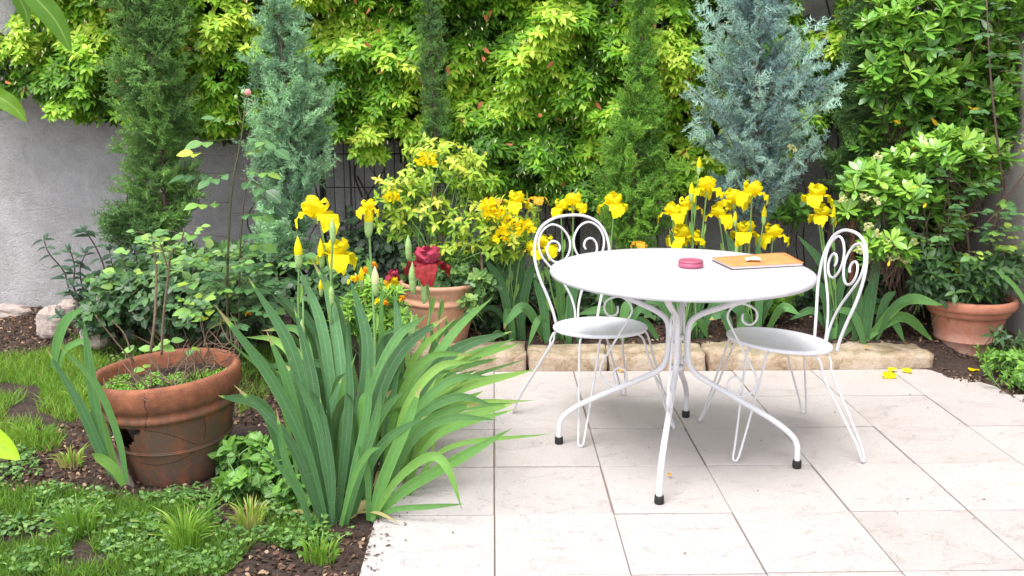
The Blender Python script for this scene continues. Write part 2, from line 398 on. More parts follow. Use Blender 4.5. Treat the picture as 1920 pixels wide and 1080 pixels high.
# ------------------------------------------------------------------ setting
BX0, BX1 = -.55, 2.78
def gz(x, y):
    x = np.asarray(x, float); y = np.asarray(y, float)
    s = lambda a: np.clip(a, 0, 1)
    bed = s((y-4.74)/.12)*s((x+.55)/.25)*(.085+.05*s((y-4.9)/.9))
    left = s((-x-.5)/.3)*s((y-3.8)/1.5)*.03
    nz = (fbm(x, y, 2.2)-.47)*.05 + (fbm(x, y, 14, 3, 3)-.43)*.03
    pat = ((x > -.415) & (x < 2.9) & (y < 4.70))
    z = bed + left + nz*.9
    return np.where(pat, -.035, z-.006)
xs = np.concatenate([np.linspace(-60, -4, 15), np.arange(-3.9, 3.4, .024), np.linspace(3.5, 60, 15)])
ys = np.concatenate([np.linspace(-40, 1.6, 14), np.arange(1.7, 6.3, .024), np.linspace(6.4, 80, 14)])
X, Y = np.meshgrid(xs, ys); Z = gz(X, Y); nx, ny = len(xs), len(ys)
mb = MB(); idx = np.arange(nx*ny).reshape(ny, nx)
Fq = np.stack([idx[:-1, :-1], idx[:-1, 1:], idx[1:, 1:], idx[1:, :-1]], -1).reshape(-1, 4)
mb.V.append(np.stack([X, Y, Z], -1).reshape(-1, 3)); mb.L.append(Fq.ravel()); mb.S.append(np.full(len(Fq), 4)); mb.T.append(np.zeros(nx*ny)); mb.U.append(np.zeros(nx*ny)); mb.n = nx*ny
tag(mb.obj('ground', M['soil']), kind='structure')

def bevel_box(mb, x0, x1, y0, y1, z0, z1, b=.004, tilt=(0, 0), tint=.5):
    V = []
    cx, cy = (x0+x1)/2, (y0+y1)/2
    for (z, i) in ((z0, 0), (z1-b, 0), (z1, b)):
        for (x, y) in ((x0+i, y0+i), (x1-i, y0+i), (x1-i, y1-i), (x0+i, y1-i)):
            V.append((x, y, z+((x-cx)*tilt[0]+(y-cy)*tilt[1] if z > z0 else 0)))
    F = [[3, 2, 1, 0]]
    for l in (0, 4):
        for k in range(4): F.append([l+k, l+(k+1) % 4, l+4+(k+1) % 4, l+4+k])
    F.append([8, 9, 10, 11]); mb.add(V, F, tint)
mb = MB(); rows = [2.58+.41*k for k in range(-8, 6)]; rows[-1] = 4.635
for j in range(len(rows)-1):
    for i in range(-1, 7):
        x0, x1 = i*.4, (i+1)*.4
        g = .0026
        if j == len(rows)-2 and i >= 6: continue
        dx = .0015*random.uniform(-1, 1); dy = .002*random.uniform(-1, 1)
        bevel_box(mb, x0+g+dx, x1-g+dx, rows[j]+g+dy, rows[j+1]-g+dy, -.032, random.uniform(-.0018, .0018), .0013, (random.uniform(-.005, .005), random.uniform(-.005, .005)))
pat = tag(mb.obj('patio', M['tile'], smooth=False), kind='structure')
mb = MB(); bevel_box(mb, -.398, 2.8, rows[0], 4.635, -.033, -.010, .001); tag(mb.obj('patio_bed', M['joint'], smooth=False), kind='structure')

# walls
def wallmesh(p0, p1, h, th, step=.12):
    """a slab between p0 and p1 with a slightly uneven face"""
    p0 = np.array(p0, float); p1 = np.array(p1, float); d = p1-p0; L = np.linalg.norm(d); d /= L; n = np.array((d[1], -d[0]))
    nu = int(L/step)+1; nv = int(h/step)+1; m = MB()
    V = []; 
    for s in (0, 1):
        for j in range(nv+1):
            for i in range(nu+1):
                u = L*i/nu; z = -.1+(h+.1)*j/nv; off = 0 if s else float(fbm(u, z, 1.7, 3, 5)-.45)*.025
                q = p0+d*u+n*(off - s*th); V.append((q[0], q[1], z))
    k = (nu+1)*(nv+1); F = []
    g = lambda s, i, j: s*k+j*(nu+1)+i
    for j in range(nv):
        for i in range(nu):
            F.append([g(0, i, j), g(0, i+1, j), g(0, i+1, j+1), g(0, i, j+1)]); F.append([g(1, i, j), g(1, i, j+1), g(1, i+1, j+1), g(1, i+1, j)])
    for i in range(nu): F.append([g(0, i, nv), g(0, i+1, nv), g(1, i+1, nv), g(1, i, nv)])
    for j in range(nv): F.append([g(0, 0, j), g(0, 0, j+1), g(1, 0, j+1), g(1, 0, j)]); F.append([g(0, nu, j), g(1, nu, j), g(1, nu, j+1), g(0, nu, j+1)])
    m.add(V, F); return m
wl = wallmesh((-7, 6.03), (2.86, 6.03), 2.6, .2).obj('garden_wall', M['wall'])
tag(wl, 'rough grey stucco garden wall behind the climbing plants', 'wall')
wr = wallmesh((2.84, 6.02), (2.84, -1.5), 2.5, .2).obj('garden_wall', M['sidewall'])
tag(wr, 'pale cream rendered side wall behind the right terracotta pot', 'wall')

# welded wire fence panel in front of the wall
fz = thing('wire_fence', 'dark welded wire mesh fence panel standing against the grey wall', 'fence', (-.3, 5.93, 0))
mb = MB()
def thin_bar(mb, a, b, r=.0028): tube(mb, [a, b], r, 4)
x = -1.04
while x < .52: thin_bar(mb, (x, 5.93, .02), (x, 5.93, 1.85)); x += .062
z = .18
while z < 1.86: thin_bar(mb, (-1.05, 5.924, z), (.52, 5.924, z), .0032); z += .205
mb.obj('wire_mesh', M['wire'], fz)
for px in (-1.06, .53):
    mb = MB(); tube(mb, [(px, 5.955, 0), (px, 5.955, 1.95)], .014, 8); mb.obj('post', M['wire'], fz)

# kerb stones
def stone(mb, x0, x1, y0, y1, z0, z1, seed, amp=.0085, rnd=7):
    nxs, nys, nzs = max(6, int((x1-x0)/.025)), max(6, int((y1-y0)/.025)), 5
    V = []; F = []; mp = {}
    def vid(i, j, k):
        if (i, j, k) in mp: return mp[(i, j, k)]
        u, v_, w_ = 2*i/nxs-1, 2*j/nys-1, 2*k/nzs-1
        c = np.array(((x0+x1)/2, (y0+y1)/2, (z0+z1)/2)); h = np.array(((x1-x0)/2, (y1-y0)/2, (z1-z0)/2))
        p = np.array((u, v_, w_))*h; e = .013
        q = np.clip(p, -(h-e), h-e); dd = p-q; l = np.linalg.norm(dd)
        if l > 0: p = q+dd/l*e
        nn = nrm(np.array((u**rnd, v_**rnd, w_**rnd))+1e-6)
        a = float(fbm(p[0]+p[2]*1.3+seed, p[1]+p[2]*.7+seed*2, 9, 4, seed)-.47)
        p = p + nn*a*amp*4
        mp[(i, j, k)] = len(V); V.append(c+p); return mp[(i, j, k)]
    for i in range(nxs):
        for j in range(nys):
            F.append([vid(i, j, nzs), vid(i+1, j, nzs), vid(i+1, j+1, nzs), vid(i, j+1, nzs)])
            F.append([vid(i, j, 0), vid(i, j+1, 0), vid(i+1, j+1, 0), vid(i+1, j, 0)])
    for k in range(nzs):
        for i in range(nxs):
            F.append([vid(i, 0, k), vid(i+1, 0, k), vid(i+1, 0, k+1), vid(i, 0, k+1)]); F.append([vid(i, nys, k), vid(i, nys, k+1), vid(i+1, nys, k+1), vid(i+1, nys, k)])
        for j in range(nys):
            F.append([vid(0, j, k), vid(0, j, k+1), vid(0, j+1, k+1), vid(0, j+1, k)]); F.append([vid(nxs, j, k), vid(nxs, j+1, k), vid(nxs, j+1, k+1), vid(nxs, j, k+1)])
    mb.add(V, F)
for (a, b_, top, d, lab) in ((-.44, .162, .094, .24, 'pale limestone kerb block between the iris clump and the first joint'),
                        (.176, .572, .086, .20, 'limestone kerb block behind the legs of the left chair'),
                        (.582, 1.072, .084, .21, 'limestone kerb block directly behind the table legs'),
                        (1.086, 2.235, .078, .27, 'long mossy limestone kerb slab ending beside the right pot')):
    mb = MB(); stone(mb, a, b_, 4.642, 4.642+d, -.06, top, int(a*10)+9); o = mb.obj('kerb_stone', M['kerb'])
    tag(o, lab, 'kerb stone', 'kerb stones along the planting bed')

def rock(px, py, Yb, sx, sy, sz, lab, seed):
    p = at(px, py, Yb); n = 14; V = []; F = []
    for j in range(n+1):
        for i in range(n*2):
            th = pi*j/n; ph = pi*i/n
            d = np.array((sin(th)*cos(ph), sin(th)*sin(ph), cos(th)))
            d2 = np.sign(d)*np.abs(d)**.75
            a = 1+.55*float(fbm(d[0]*1.5+seed, d[1]*1.5+d[2]*2+seed, 1.3, 4, seed)-.47)
            V.append(p+d2*np.array((sx, sy, sz))*a)
    for j in range(n):
        for i in range(2*n): F.append([j*2*n+i, j*2*n+(i+1) % (2*n), (j+1)*2*n+(i+1) % (2*n), (j+1)*2*n+i])
    mb = MB(); mb.add(V, F); o = mb.obj('rock', M['rock'], smooth=False); tag(o, lab, 'rock', 'pale rocks at the edge of the left bed')
rock(98, 606, 5.25, .075, .07, .09, 'pale rough stone beside the bare soil left of the shrubs', 1)
rock(180, 632, 4.95, .08, .06, .06, 'pale stone just behind the rim of the broken pot', 2)
rock(128, 580, 5.5, .06, .06, .05, 'small pale stone at the foot of the dark leaved shrub', 3)
rock(10, 588, 5.85, .16, .08, .06, 'flat pale stone at the foot of the grey wall', 4)

# ------------------------------------------------------------------ table
TC = np.array((.697, 3.503)); TA = math.atan2(.43, .13)   # direction of the rear leg
tb = thing('bistro_table', 'round white metal garden table with four splayed tube legs', 'table', (TC[0], TC[1], 0))
mb = MB()
lathe(mb, [(.0001, .7355), (.25, .7362), (.44, .7368), (.468, .7368), (.480, .7352), (.4865, .731), (.4875, .724), (.485, .7165), (.481, .7155), (.478, .722), (.46, .7265), (.2, .7265), (.0001, .7265)], 128)
V = mb.V[0]; V[:, :2] += TC; mb.obj('tabletop', M['top'], tb)
for k in range(4):
    a = TA+k*pi/2; e = np.array((cos(a), sin(a))); side = np.array((-e[1], e[0]))
    def L3(r, z, s=0): return np.array((TC[0]+e[0]*r+side[0]*s, TC[1]+e[1]*r+side[1]*s, z))
    P = smooth_path([L3(.458, .012), L3(.457, .05), L3(.453, .09), L3(.430, .128), L3(.36, .180), L3(.235, .247), L3(.11, .312), L3(.062, .345), L3(.042, .385), L3(.036, .44), L3(.036, .495), L3(.046, .538), L3(.082, .568), L3(.15, .597), L3(.25, .636), L3(.35, .676), L3(.43, .712), L3(.45, .724)], 6)
    mb = MB(); tube(mb, P, .0112, 14); leg = mb.obj('leg', M['white'], tb)
    mb = MB(); q = L3(.458, 0); lathe(mb, [(.0001, .001), (.0155, .001), (.017, .006), (.0165, .026), (.015, .030), (.0001, .030)], 20, o=q)
    mb.obj('rubber_foot', M['rubber'], leg, local=True).location = (0, 0, 0)
    leg.children[0].data.transform(__import__('mathutils').Matrix.Translation(-tb.location))
    # wrought scroll between arm and leg
    up_ = [(.233, .580), (.233, .556), (.248, .541), (.270, .543), (.285, .569), (.275, .600), (.232, .617), (.195, .602), (.178, .569), (.190, .534), (.226, .468), (.266, .393), (.290, .349), (.297, .309)]
    dn_ = [(.280, .279), (.237, .260), (.204, .274), (.192, .300), (.199, .327), (.221, .335), (.241, .322), (.244, .300), (.234, .272)]
    P = smooth_path([L3(r, z, .0) for r, z in up_+dn_], 5)
    mb = MB(); tube(mb, P, .0042, 8); mb.obj('scroll', M['white'], tb)
for zz in (.355, .475):
    mb = MB(); lathe(mb, [(.0001, zz-.008), (.024, zz-.008), (.024, zz+.008), (.0001, zz+.008)], 16, o=(TC[0], TC[1], 0)); mb.obj('hub', M['white'], tb)

# ------------------------------------------------------------------ chairs (local: +y forward, +x to the sitter's right, back at -y)
def make_chair(loc, ang, label, tilt=3.0):
    c = thing('bistro_chair', label, 'chair', (loc[0], loc[1], 0), 'white bistro chairs at the table', (0, 0, ang))
    SH = .418; tl = R(tilt)
    def seatz(y): return SH + y*math.tan(tl)
    mb = MB(); V = []; F = []; seg = 64
    prof = [(.0001, -.006), (.12, -.004), (.175, .0), (.194, .002), (.199, -.001), (.200, -.008), (.196, -.013), (.190, -.012), (.1, -.008), (.0001, -.008)]
    for r, z in prof:
        for k in range(seg):
            a = 2*pi*k/seg; x = r*cos(a)*.97; y = r*sin(a)*1.04; V.append((x, y, seatz(y)+z))
    for i in range(len(prof)-1):
        for k in range(seg): F.append([i*seg+k, i*seg+(k+1) % seg, (i+1)*seg+(k+1) % seg, (i+1)*seg+k])
    mb.add(V, F); mb.obj('seat', M['seat'], c, local=True)
    feet = [(.225, .238), (-.225, .238), (.285, -.245), (-.285, -.245)]
    for fx, fy in feet:
        l = math.hypot(fx, fy); ux, uy = fx/l, fy/l; tx, ty = -uy, ux
        top = (ux*.178, uy*.178)
        def q(o, t, z): return (ux*o+tx*t, uy*o+ty*t, z)
        zt = seatz(top[1])-.017
        path = [q(.115, .040, zt), q(.160, .040, zt-.001), q(.188, .040, zt-.010), q(.203, .039, zt-.040), q(.218, .036, zt-.09), q(l-.03, .016, .08), q(l-.003, .010, .015), q(l, .0, .0055),
                q(l-.003, -.010, .015), q(l-.03, -.016, .08), q(.218, -.036, zt-.09), q(.203, -.039, zt-.040), q(.188, -.040, zt-.010), q(.160, -.040, zt-.001), q(.115, -.040, zt)]
        mb = MB(); tube(mb, smooth_path(path, 6), .0046, 8); mb.obj('leg', M['white'], c, local=True)
    # back: b = distance up the back, lean backwards
    def bk(a, b): 
        ln = .075*(b/.45)**1.2*1.0
        return (a, -.192-ln, seatz(-.19)-.012+b*.995)
    half = [(.104, 0), (.118, .06), (.142, .13), (.168, .195), (.184, .26), (.186, .32), (.172, .375), (.138, .422), (.075, .452), (0, .460)]
    path = [bk(a, b) for a, b in half]+[bk(-a, b) for a, b in half[::-1][1:]]
    mb = MB(); tube(mb, smooth_path(path, 6), .0063, 10); mb.obj('back_frame', M['white'], c, local=True)
    for s in (1, -1):
        inn = [(.006, 0), (.010, .06), (.028, .12), (.062, .18), (.106, .235), (.146, .285), (.162, .325), (.160, .365), (.138, .402), (.095, .425), (.050, .412), (.018, .375), (.009, .335), (.022, .293), (.055, .264),
               (.096, .268), (.122, .298), (.122, .332), (.100, .354), (.072, .348), (.060, .326), (.068, .308)]
        mb = MB(); tube(mb, smooth_path([bk(s*a, b) for a, b in inn], 6), .0050, 8); mb.obj('back_scroll', M['white'], c, local=True)
    return c
# facing direction (fx, fy): local +y -> that; angle = atan2(-fx, fy)
def face(fx, fy): return math.atan2(-fx, fy)
make_chair((.445, 3.905), face(.42, -.90), 'white scroll backed metal chair behind the left side of the table')
make_chair((1.135, 3.675), face(-.995, -.085), 'white scroll backed metal chair on the right of the table, seen from its side', 5.0)

# ------------------------------------------------------------------ things on the table
p = gr(1295, 500, .737); a_ = thing('ashtray', 'round pink lidded tin ashtray lying on the white table', 'ashtray', (p[0], p[1], .737))
mb = MB(); lathe(mb, [(.0001, .0005), (.044, .0005), (.0465, .003), (.047, .010), (.0455, .0155), (.044, .0165), (.0001, .0165)], 48); pk = simple('pink_enamel', (.46, .10, .17), .4, nscale=30, namp=.15)
mb.obj('base', pk, a_, local=True)
mb = MB(); lathe(mb, [(.0001, .0168), (.0435, .0168), (.0455, .019), (.0455, .0235), (.043, .0262), (.036, .0268), (.033, .0252), (.0001, .0252)], 48); mb.obj('lid', simple('dusty_pink_enamel', (.40, .09, .15), .45, nscale=30, namp=.2), a_, local=True)

c0 = gr(1372, 506, .7372); c1 = gr(1507, 499, .7372); c3 = gr(1335, 489, .7372); c2 = gr(1470, 480, .7372)
nb = thing('notebook', 'orange tan notebook lying on the right of the white table', 'notebook', tuple((c0+c2)/2*np.array((1, 1, 0))+np.array((0, 0, .7372))))
def slab(cs, z0, z1, wav=0, n=12, over=None):
    mb = MB(); V = []; F = []
    for s in (0, 1):
        for j in range(n+1):
            for i in range(n+1):
                u, v_ = i/n, j/n; q = (cs[0]*(1-u)+cs[1]*u)*(1-v_)+(cs[3]*(1-u)+cs[2]*u)*v_
                zz = (z1 if s else z0)+ (wav*(sin(u*7+v_*3)+sin(v_*9+1)*.7+2)*(u*v_+.15) if (s or z0 > .74) else 0)
                V.append((q[0], q[1], zz))
    k = (n+1)**2; g = lambda s, i, j: s*k+j*(n+1)+i
    for j in range(n):
        for i in range(n): F += [[g(1, i, j), g(1, i+1, j), g(1, i+1, j+1), g(1, i, j+1)], [g(0, i, j), g(0, i, j+1), g(0, i+1, j+1), g(0, i+1, j)]]
    for i in range(n): F += [[g(0, i, 0), g(0, i+1, 0), g(1, i+1, 0), g(1, i, 0)], [g(0, i, n), g(1, i, n), g(1, i+1, n), g(0, i+1, n)], [g(0, 0, i), g(1, 0, i), g(1, 0, i+1), g(0, 0, i+1)], [g(0, n, i), g(0, n, i+1), g(1, n, i+1), g(1, n, i)]]
    mb.add(V, F); return mb
m, t, b = mat_new('orange_leather'); nz = noise(t, 25, 6, .7); col = ramp(t, nz, [(.3, (.58, .20, .055)), (.7, (.74, .33, .11))]).outputs[0]; t.links.new(col, b.inputs['Base Color']); b.inputs['Roughness'].default_value = .55; bump(t, b, noise(t, 160, 4), .0008)
lea = m; cen = (c0+c2)/2
def shr(k): return [cen+(q-cen)*k for q in (c0, c1, c2, c3)]
slab(shr(1.0), .7374, .7394).obj('back_cover', simple('dark_cover', (.10, .05, .06), .6), nb, smooth=False)
slab(shr(.972), .7396, .7476).obj('pages', simple('paper_block', (.78, .76, .74), .8, nscale=100, namp=.15), nb, smooth=False)
slab(shr(1.0), .7480, .7505, .0009).obj('front_cover', lea, nb)
mb = MB(); sc_ = MB()
q = gr(1412, 487, .7575)
V = []; F = []; n = 12
for j in range(n+1):
    for i in range(n+1):
        u, v_ = i/n*2-1, j/n*2-1
        V.append((q[0]+u*.028+.004*v_, q[1]+v_*.020, .7545+.010*float(fbm(u*2+3, v_*2+8, 1.6, 3, 6))*(1-.5*(abs(u)**4))+.004*(1-u*u)))
for j in range(n):
    for i in range(n): F.append([j*(n+1)+i, j*(n+1)+i+1, (j+1)*(n+1)+i+1, (j+1)*(n+1)+i])
mb.add(V, F); pl = simple('cloudy_plastic', (.82, .82, .86), .18, nscale=60, namp=.2, spec=.8)
o = mb.obj('plastic_wrapper', pl, smooth=False); md = o.modifiers.new('s', 'SOLIDIFY'); md.thickness = .0025; md.offset = 1
tag(o, 'small crumpled clear wrapper lying on top of the orange notebook', 'wrapper')

# ------------------------------------------------------------------ leaf templates
def leaf_tpl(w=.4, fold=.12, droop=.25, tip=.0, obov=False, seg=3):
    ts = np.linspace(0, 1, seg+2)[1:-1]; V = [(0, 0, 0)]; lu = [0]; F = []
    for t_ in ts:
        ww = w/2*(sin(pi*t_**(1.5 if obov else .8))**.8)
        z = -droop*t_*t_
        V += [(-ww, t_, z+fold*ww*1.6), (0, t_, z), (ww, t_, z+fold*ww*1.6)]; lu += [-1, 0, 1]
    V.append((0, 1, -droop-tip)); lu.append(0); n = len(V)
    F += [[0, 2, 1], [0, 3, 2]]
    for k in range(seg-1):
        b0 = 1+3*k; F += [[b0, b0+1, b0+4, b0+3], [b0+1, b0+2, b0+5, b0+4]]
    b0 = 1+3*(seg-1); F += [[b0, b0+1, n-1], [b0+1, b0+2, n-1]]
    return (np.array(V, float), F, np.array(lu, float))
L_jas = leaf_tpl(.46, .15, .35); L_round = leaf_tpl(.72, .08, .18); L_ob = leaf_tpl(.36, .06, .12, obov=True)
L_lance = leaf_tpl(.30, .12, .25); L_blade = (np.array([(-.5, 0, 0), (.5, 0, 0), (-.32, .55, -.05), (.32, .55, -.05), (0, 1, -.25)], float), [[0, 1, 3, 2], [2, 3, 4]], np.array([-1, 1, -1, 1, 0.]))

def merge_tpl(parts):
    V = []; F = []; U = []; n = 0
    for (tp, Mx, T) in parts:
        V.append(tp[0]@np.asarray(Mx).T+T); F += [[i+n for i in f] for f in tp[1]]; U.append(tp[2]); n += len(tp[0])
    return (np.concatenate(V), F, np.concatenate(U))

def scatter_whorls(mb, Cn, D, tint, tpl, L, k=7, spread=.9, jit=.35, rise=0.0, down=0.0):
    """Cn centres, D growing directions: k leaves fanned round each, per whorl tint"""
    n = len(Cn); D = nrm(D)
    a = nrm(np.cross(D, rdir(n))); b_ = np.cross(D, a)
    for i in range(k):
        ph = 2*pi*i/k + rng.random(n)*.7
        s = spread*(1+jit*(rng.random(n)-.5))
        d = a*np.cos(ph)[:, None]*s[:, None]+b_*np.sin(ph)[:, None]*s[:, None]+D*(1-.5*s)[:, None]
        d[:, 2] += rise-down; d = nrm(d)
        up = nrm(D+np.array((0, 0, .6))+.35*rdir(n))
        sc = L*(.65+.6*rng.random(n))
        mb.inst(tpl, frames(d, up, sc), Cn-D*(rng.random(n)*L*.35)[:, None], tint+.16*(rng.random(n)-.5))

# ------------------------------------------------------------------ star jasmine over the fence
def poly_y(xs_, tab):
    a = np.array(tab, float); return np.interp(xs_, a[:, 0], a[:, 1])
low_px = [(-60, 205), (0, 205), (60, 175), (100, 215), (150, 222), (190, 228), (250, 232), (300, 245), (360, 255), (420, 260), (470, 235), (520, 262), (600, 262), (640, 268), (700, 266), (745, 262), (765, 270), (790, 300), (830, 330), (870, 372), (930, 365), (1000, 372), (1080, 392), (1130, 405), (1200, 380), (1290, 362), (1340, 330), (1400, 330), (1500, 300), (1560, 215), (1620, 160), (1680, 120)]
top_px = [(-60, 60), (0, 60), (28, 24), (60, -5), (90, -120), (1480, -120), (1500, 20), (1530, 60), (1570, 40), (1600, -120), (1700, -120)]
jas = thing('star_jasmine', 'dense star jasmine hedge with lime and green leaves covering the fence', 'climbing plant', (0, 5.75, .1))
mb = MB()
def jas_pts(n, y0, y1):
    px = rng.random(n)*1740-60; py = rng.random(n)*520-120
    lo = poly_y(px, low_px)+14*(rng.random(n)-.5)-6; tp = poly_y(px, top_px)
    k = (py < lo) & (py > tp); px, py = px[k], py[k]; return px, py
def at_arr(px, py, Yv):
    u = (px-960)/F_; v = (py-540)/F_
    f = (_cp-v*_sp); d = -(v*_cp+_sp); rx = u*_cy+f*_sy; ry = -u*_sy+f*_cy
    t_ = Yv/ry; return np.stack([rx*t_, Yv+0*rx, CH+d*t_], 1)
px, py = jas_pts(17500, 0, 0)
bulge = fbm(px/100, py/100, 1.6, 3, 2)            # pillows of growth
Yv = 5.86-.42*np.clip(bulge*1.5-.2, 0, 1)-.08*rng.random(len(px))
P = at_arr(px, py, Yv)
gap = fbm(px/100, py/100, 3.2, 3, 9) < .31        # holes where the dark inside shows
P = P[~gap]; bz = bulge[~gap]
n = len(P)
D = nrm(np.stack([.5*(rng.random(n)-.5), -.75+.3*rng.random(n), .35+.5*rng.random(n)], 1))
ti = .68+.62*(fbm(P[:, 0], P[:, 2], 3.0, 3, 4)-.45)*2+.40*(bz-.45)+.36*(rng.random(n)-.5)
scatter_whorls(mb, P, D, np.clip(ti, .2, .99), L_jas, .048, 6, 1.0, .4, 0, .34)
# older inner leaves, coloured dark to stand for the shade between outer leaves
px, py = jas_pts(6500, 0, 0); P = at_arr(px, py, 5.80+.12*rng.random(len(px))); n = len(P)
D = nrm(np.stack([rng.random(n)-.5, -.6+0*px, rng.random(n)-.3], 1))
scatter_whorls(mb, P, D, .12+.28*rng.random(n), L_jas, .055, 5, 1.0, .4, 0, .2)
# top of hedge above the frame, keeps the light as it is
n = 1500; P = np.stack([-3+5.2*rng.random(n), 5.45+.5*rng.random(n), 1.98+.35*rng.random(n)], 1)
scatter_whorls(mb, P, nrm(np.stack([rng.random(n)-.5, -.4+0*P[:, 0], .9+0*P[:, 0]], 1)), .7+.2*rng.random(n), L_jas, .058, 6, 1.0, .4, 0, .2)
# loose hanging shoots
for (sx, sy, ln) in ((655, 276, 60), (672, 284, 50), (760, 240, 30), (90, 200, 40), (240, 222, 30)):
    k = 16; pp = np.stack([sx+ln*rng.random(k), sy+16*rng.random(k)], 1); P = at_arr(pp[:, 0], pp[:, 1], 5.55+0*pp[:, 0])
    scatter_whorls(mb, P, nrm(np.stack([rng.random(k)-.5, -.7+0*P[:, 0], .5+0*P[:, 0]], 1)), .7+.15*rng.random(k), L_jas, .05, 6, 1.0, .4, 0, .3)
mb.obj('foliage', M['jasmine'], jas)
# dead leaves caught in it, small pale buds, vine stems
px, py = jas_pts(170, 0, 0); P = at_arr(px, py, 5.44+.12*rng.random(len(px))); mb = MB(); n = len(P)
mb.inst(L_jas, frames(rdir(n, -1, -.2), rdir(n), .05+0*px), P, rng.random(n)); tag(mb.obj('dead_leaves', simple('russet_leaf', (.42, .13, .05), .7, nscale=30, namp=.4), jas), 'russet dead leaves caught among the green')
px, py = jas_pts(1500, 0, 0); P = at_arr(px, py, 5.44+.16*rng.random(len(px))); mb = MB(); n = len(P)
mb.inst(L_lance, frames(nrm(rdir(n, -1, -.75)), rdir(n), np.stack([.026+0*px, .024+0*px, .02+0*px], 1)), P, .5+0*px); mb.obj('buds', M['p_cream'], jas)
mb = MB()
for k in range(46):
    x0 = random.uniform(-2.7, 2.1); x1 = x0+random.uniform(-.5, .5); z0 = random.uniform(.1, 1.1)
    if x0 < -1.55: z0 = 1.2
    zt = random.uniform(1.4, 2.2); pts = [(x0, 5.88, z0)]
    for s in range(1, 6): pts.append((x0+(x1-x0)*s/5+random.uniform(-.07, .07), 5.84+random.uniform(-.10, .06), z0+(zt-z0)*s/5))
    tube(mb, smooth_path(pts, 5), random.uniform(.003, .007), 5)
for (a, b_) in (((640, 480), (700, 400)), ((700, 460), (670, 330)), ((740, 470), (690, 420)), ((655, 500), (655, 300)), ((730, 470), (770, 360)), ((560, 470), (700, 440)), ((745, 440), (700, 380)), ((620, 430), (590, 300))):
    p0 = at(*a, 5.8); p1 = at(*b_, 5.86); pm = (p0+p1)/2+np.array((random.uniform(-.05, .05), 0, .03))
    tube(mb, smooth_path([p0, pm, p1], 6), .0065, 5)
mb.obj('vine_stems', M['stem_dark'], jas)

# dark creeper low on the wall between the fence wires
cr = thing('wall_creeper', 'thin dark leaved creeper climbing the wire mesh beside the middle pot', 'climbing plant', tuple(at(690, 520, 5.8)))
mb = MB(); n = 520; px = 620+170*rng.random(n); py = 370+130*rng.random(n)**.6; k = rng.random(n) < np.clip((py-350)/130, 0, 1); px, py = px[k], py[k]; n = len(px)
P = at_arr(px, py, 5.72+.12*rng.random(n)); mb.inst(L_round, frames(nrm(np.stack([rng.random(n)*2-1, -.5+0*px, rng.random(n)-.9], 1)), np.tile([0, -1, .6], (n, 1)), .04+.03*rng.random(n)), P, .35*rng.random(n)+.05)
mb.obj('foliage', M['cover'], cr); mb = MB()
for k in range(9):
    x0 = 600+22*k; tube(mb, smooth_path([at(x0, 520, 5.78), at(x0+random.uniform(-25, 25), 450, 5.8), at(x0+random.uniform(-40, 40), 385, 5.84)], 6), .004, 5)
mb.obj('stem', M['stem_dark'], cr)

# ------------------------------------------------------------------ conifers
def spray_tpl(nt=15, L=.115, tl=.042, wd=.0026, seed=0, plume=1.0):
    r = np.random.default_rng(seed); V = []; F = []; U = []
    def tri(a, b, w):
        d = nrm(b-a); s = nrm(np.cross(d, r.normal(size=3)))*w
        i = len(V); V.extend([a-s, a+s, b+s*.4, b-s*.4]); F.append([i, i+1, i+2, i+3]); U.extend([.5]*4)
    ax = [np.array((0.02*sin(k*1.1+seed)*k/nt, L*k/nt, -.015*(k/nt)**2)) for k in range(nt+1)]
    for k in range(nt):
        tri(ax[k], ax[k+1], wd*1.2)
        for s in (-1, 1):
            el = r.uniform(-.7, .9); l = tl*(1-.6*k/nt)*r.uniform(.7, 1.2)
            d = nrm(np.array((s*1.0*cos(el)*plume, .8, .8*sin(el)))); b = ax[k]+d*l; tri(ax[k], b, wd)
            for q in (.45, .7):
                m_ = ax[k]+d*l*q; d2 = nrm(d+.7*r.normal(size=3)); tri(m_, m_+d2*l*.5, wd*.85)
    tri(ax[-1], ax[-1]+np.array((0, .02, 0)), wd)
    return (np.array(V), F, np.array(U))
SPR = [spray_tpl(seed=k) for k in range(4)]
SPR_F = [spray_tpl(seed=k+10, nt=13, L=.10, tl=.05, wd=.0021, plume=1.3) for k in range(4)]

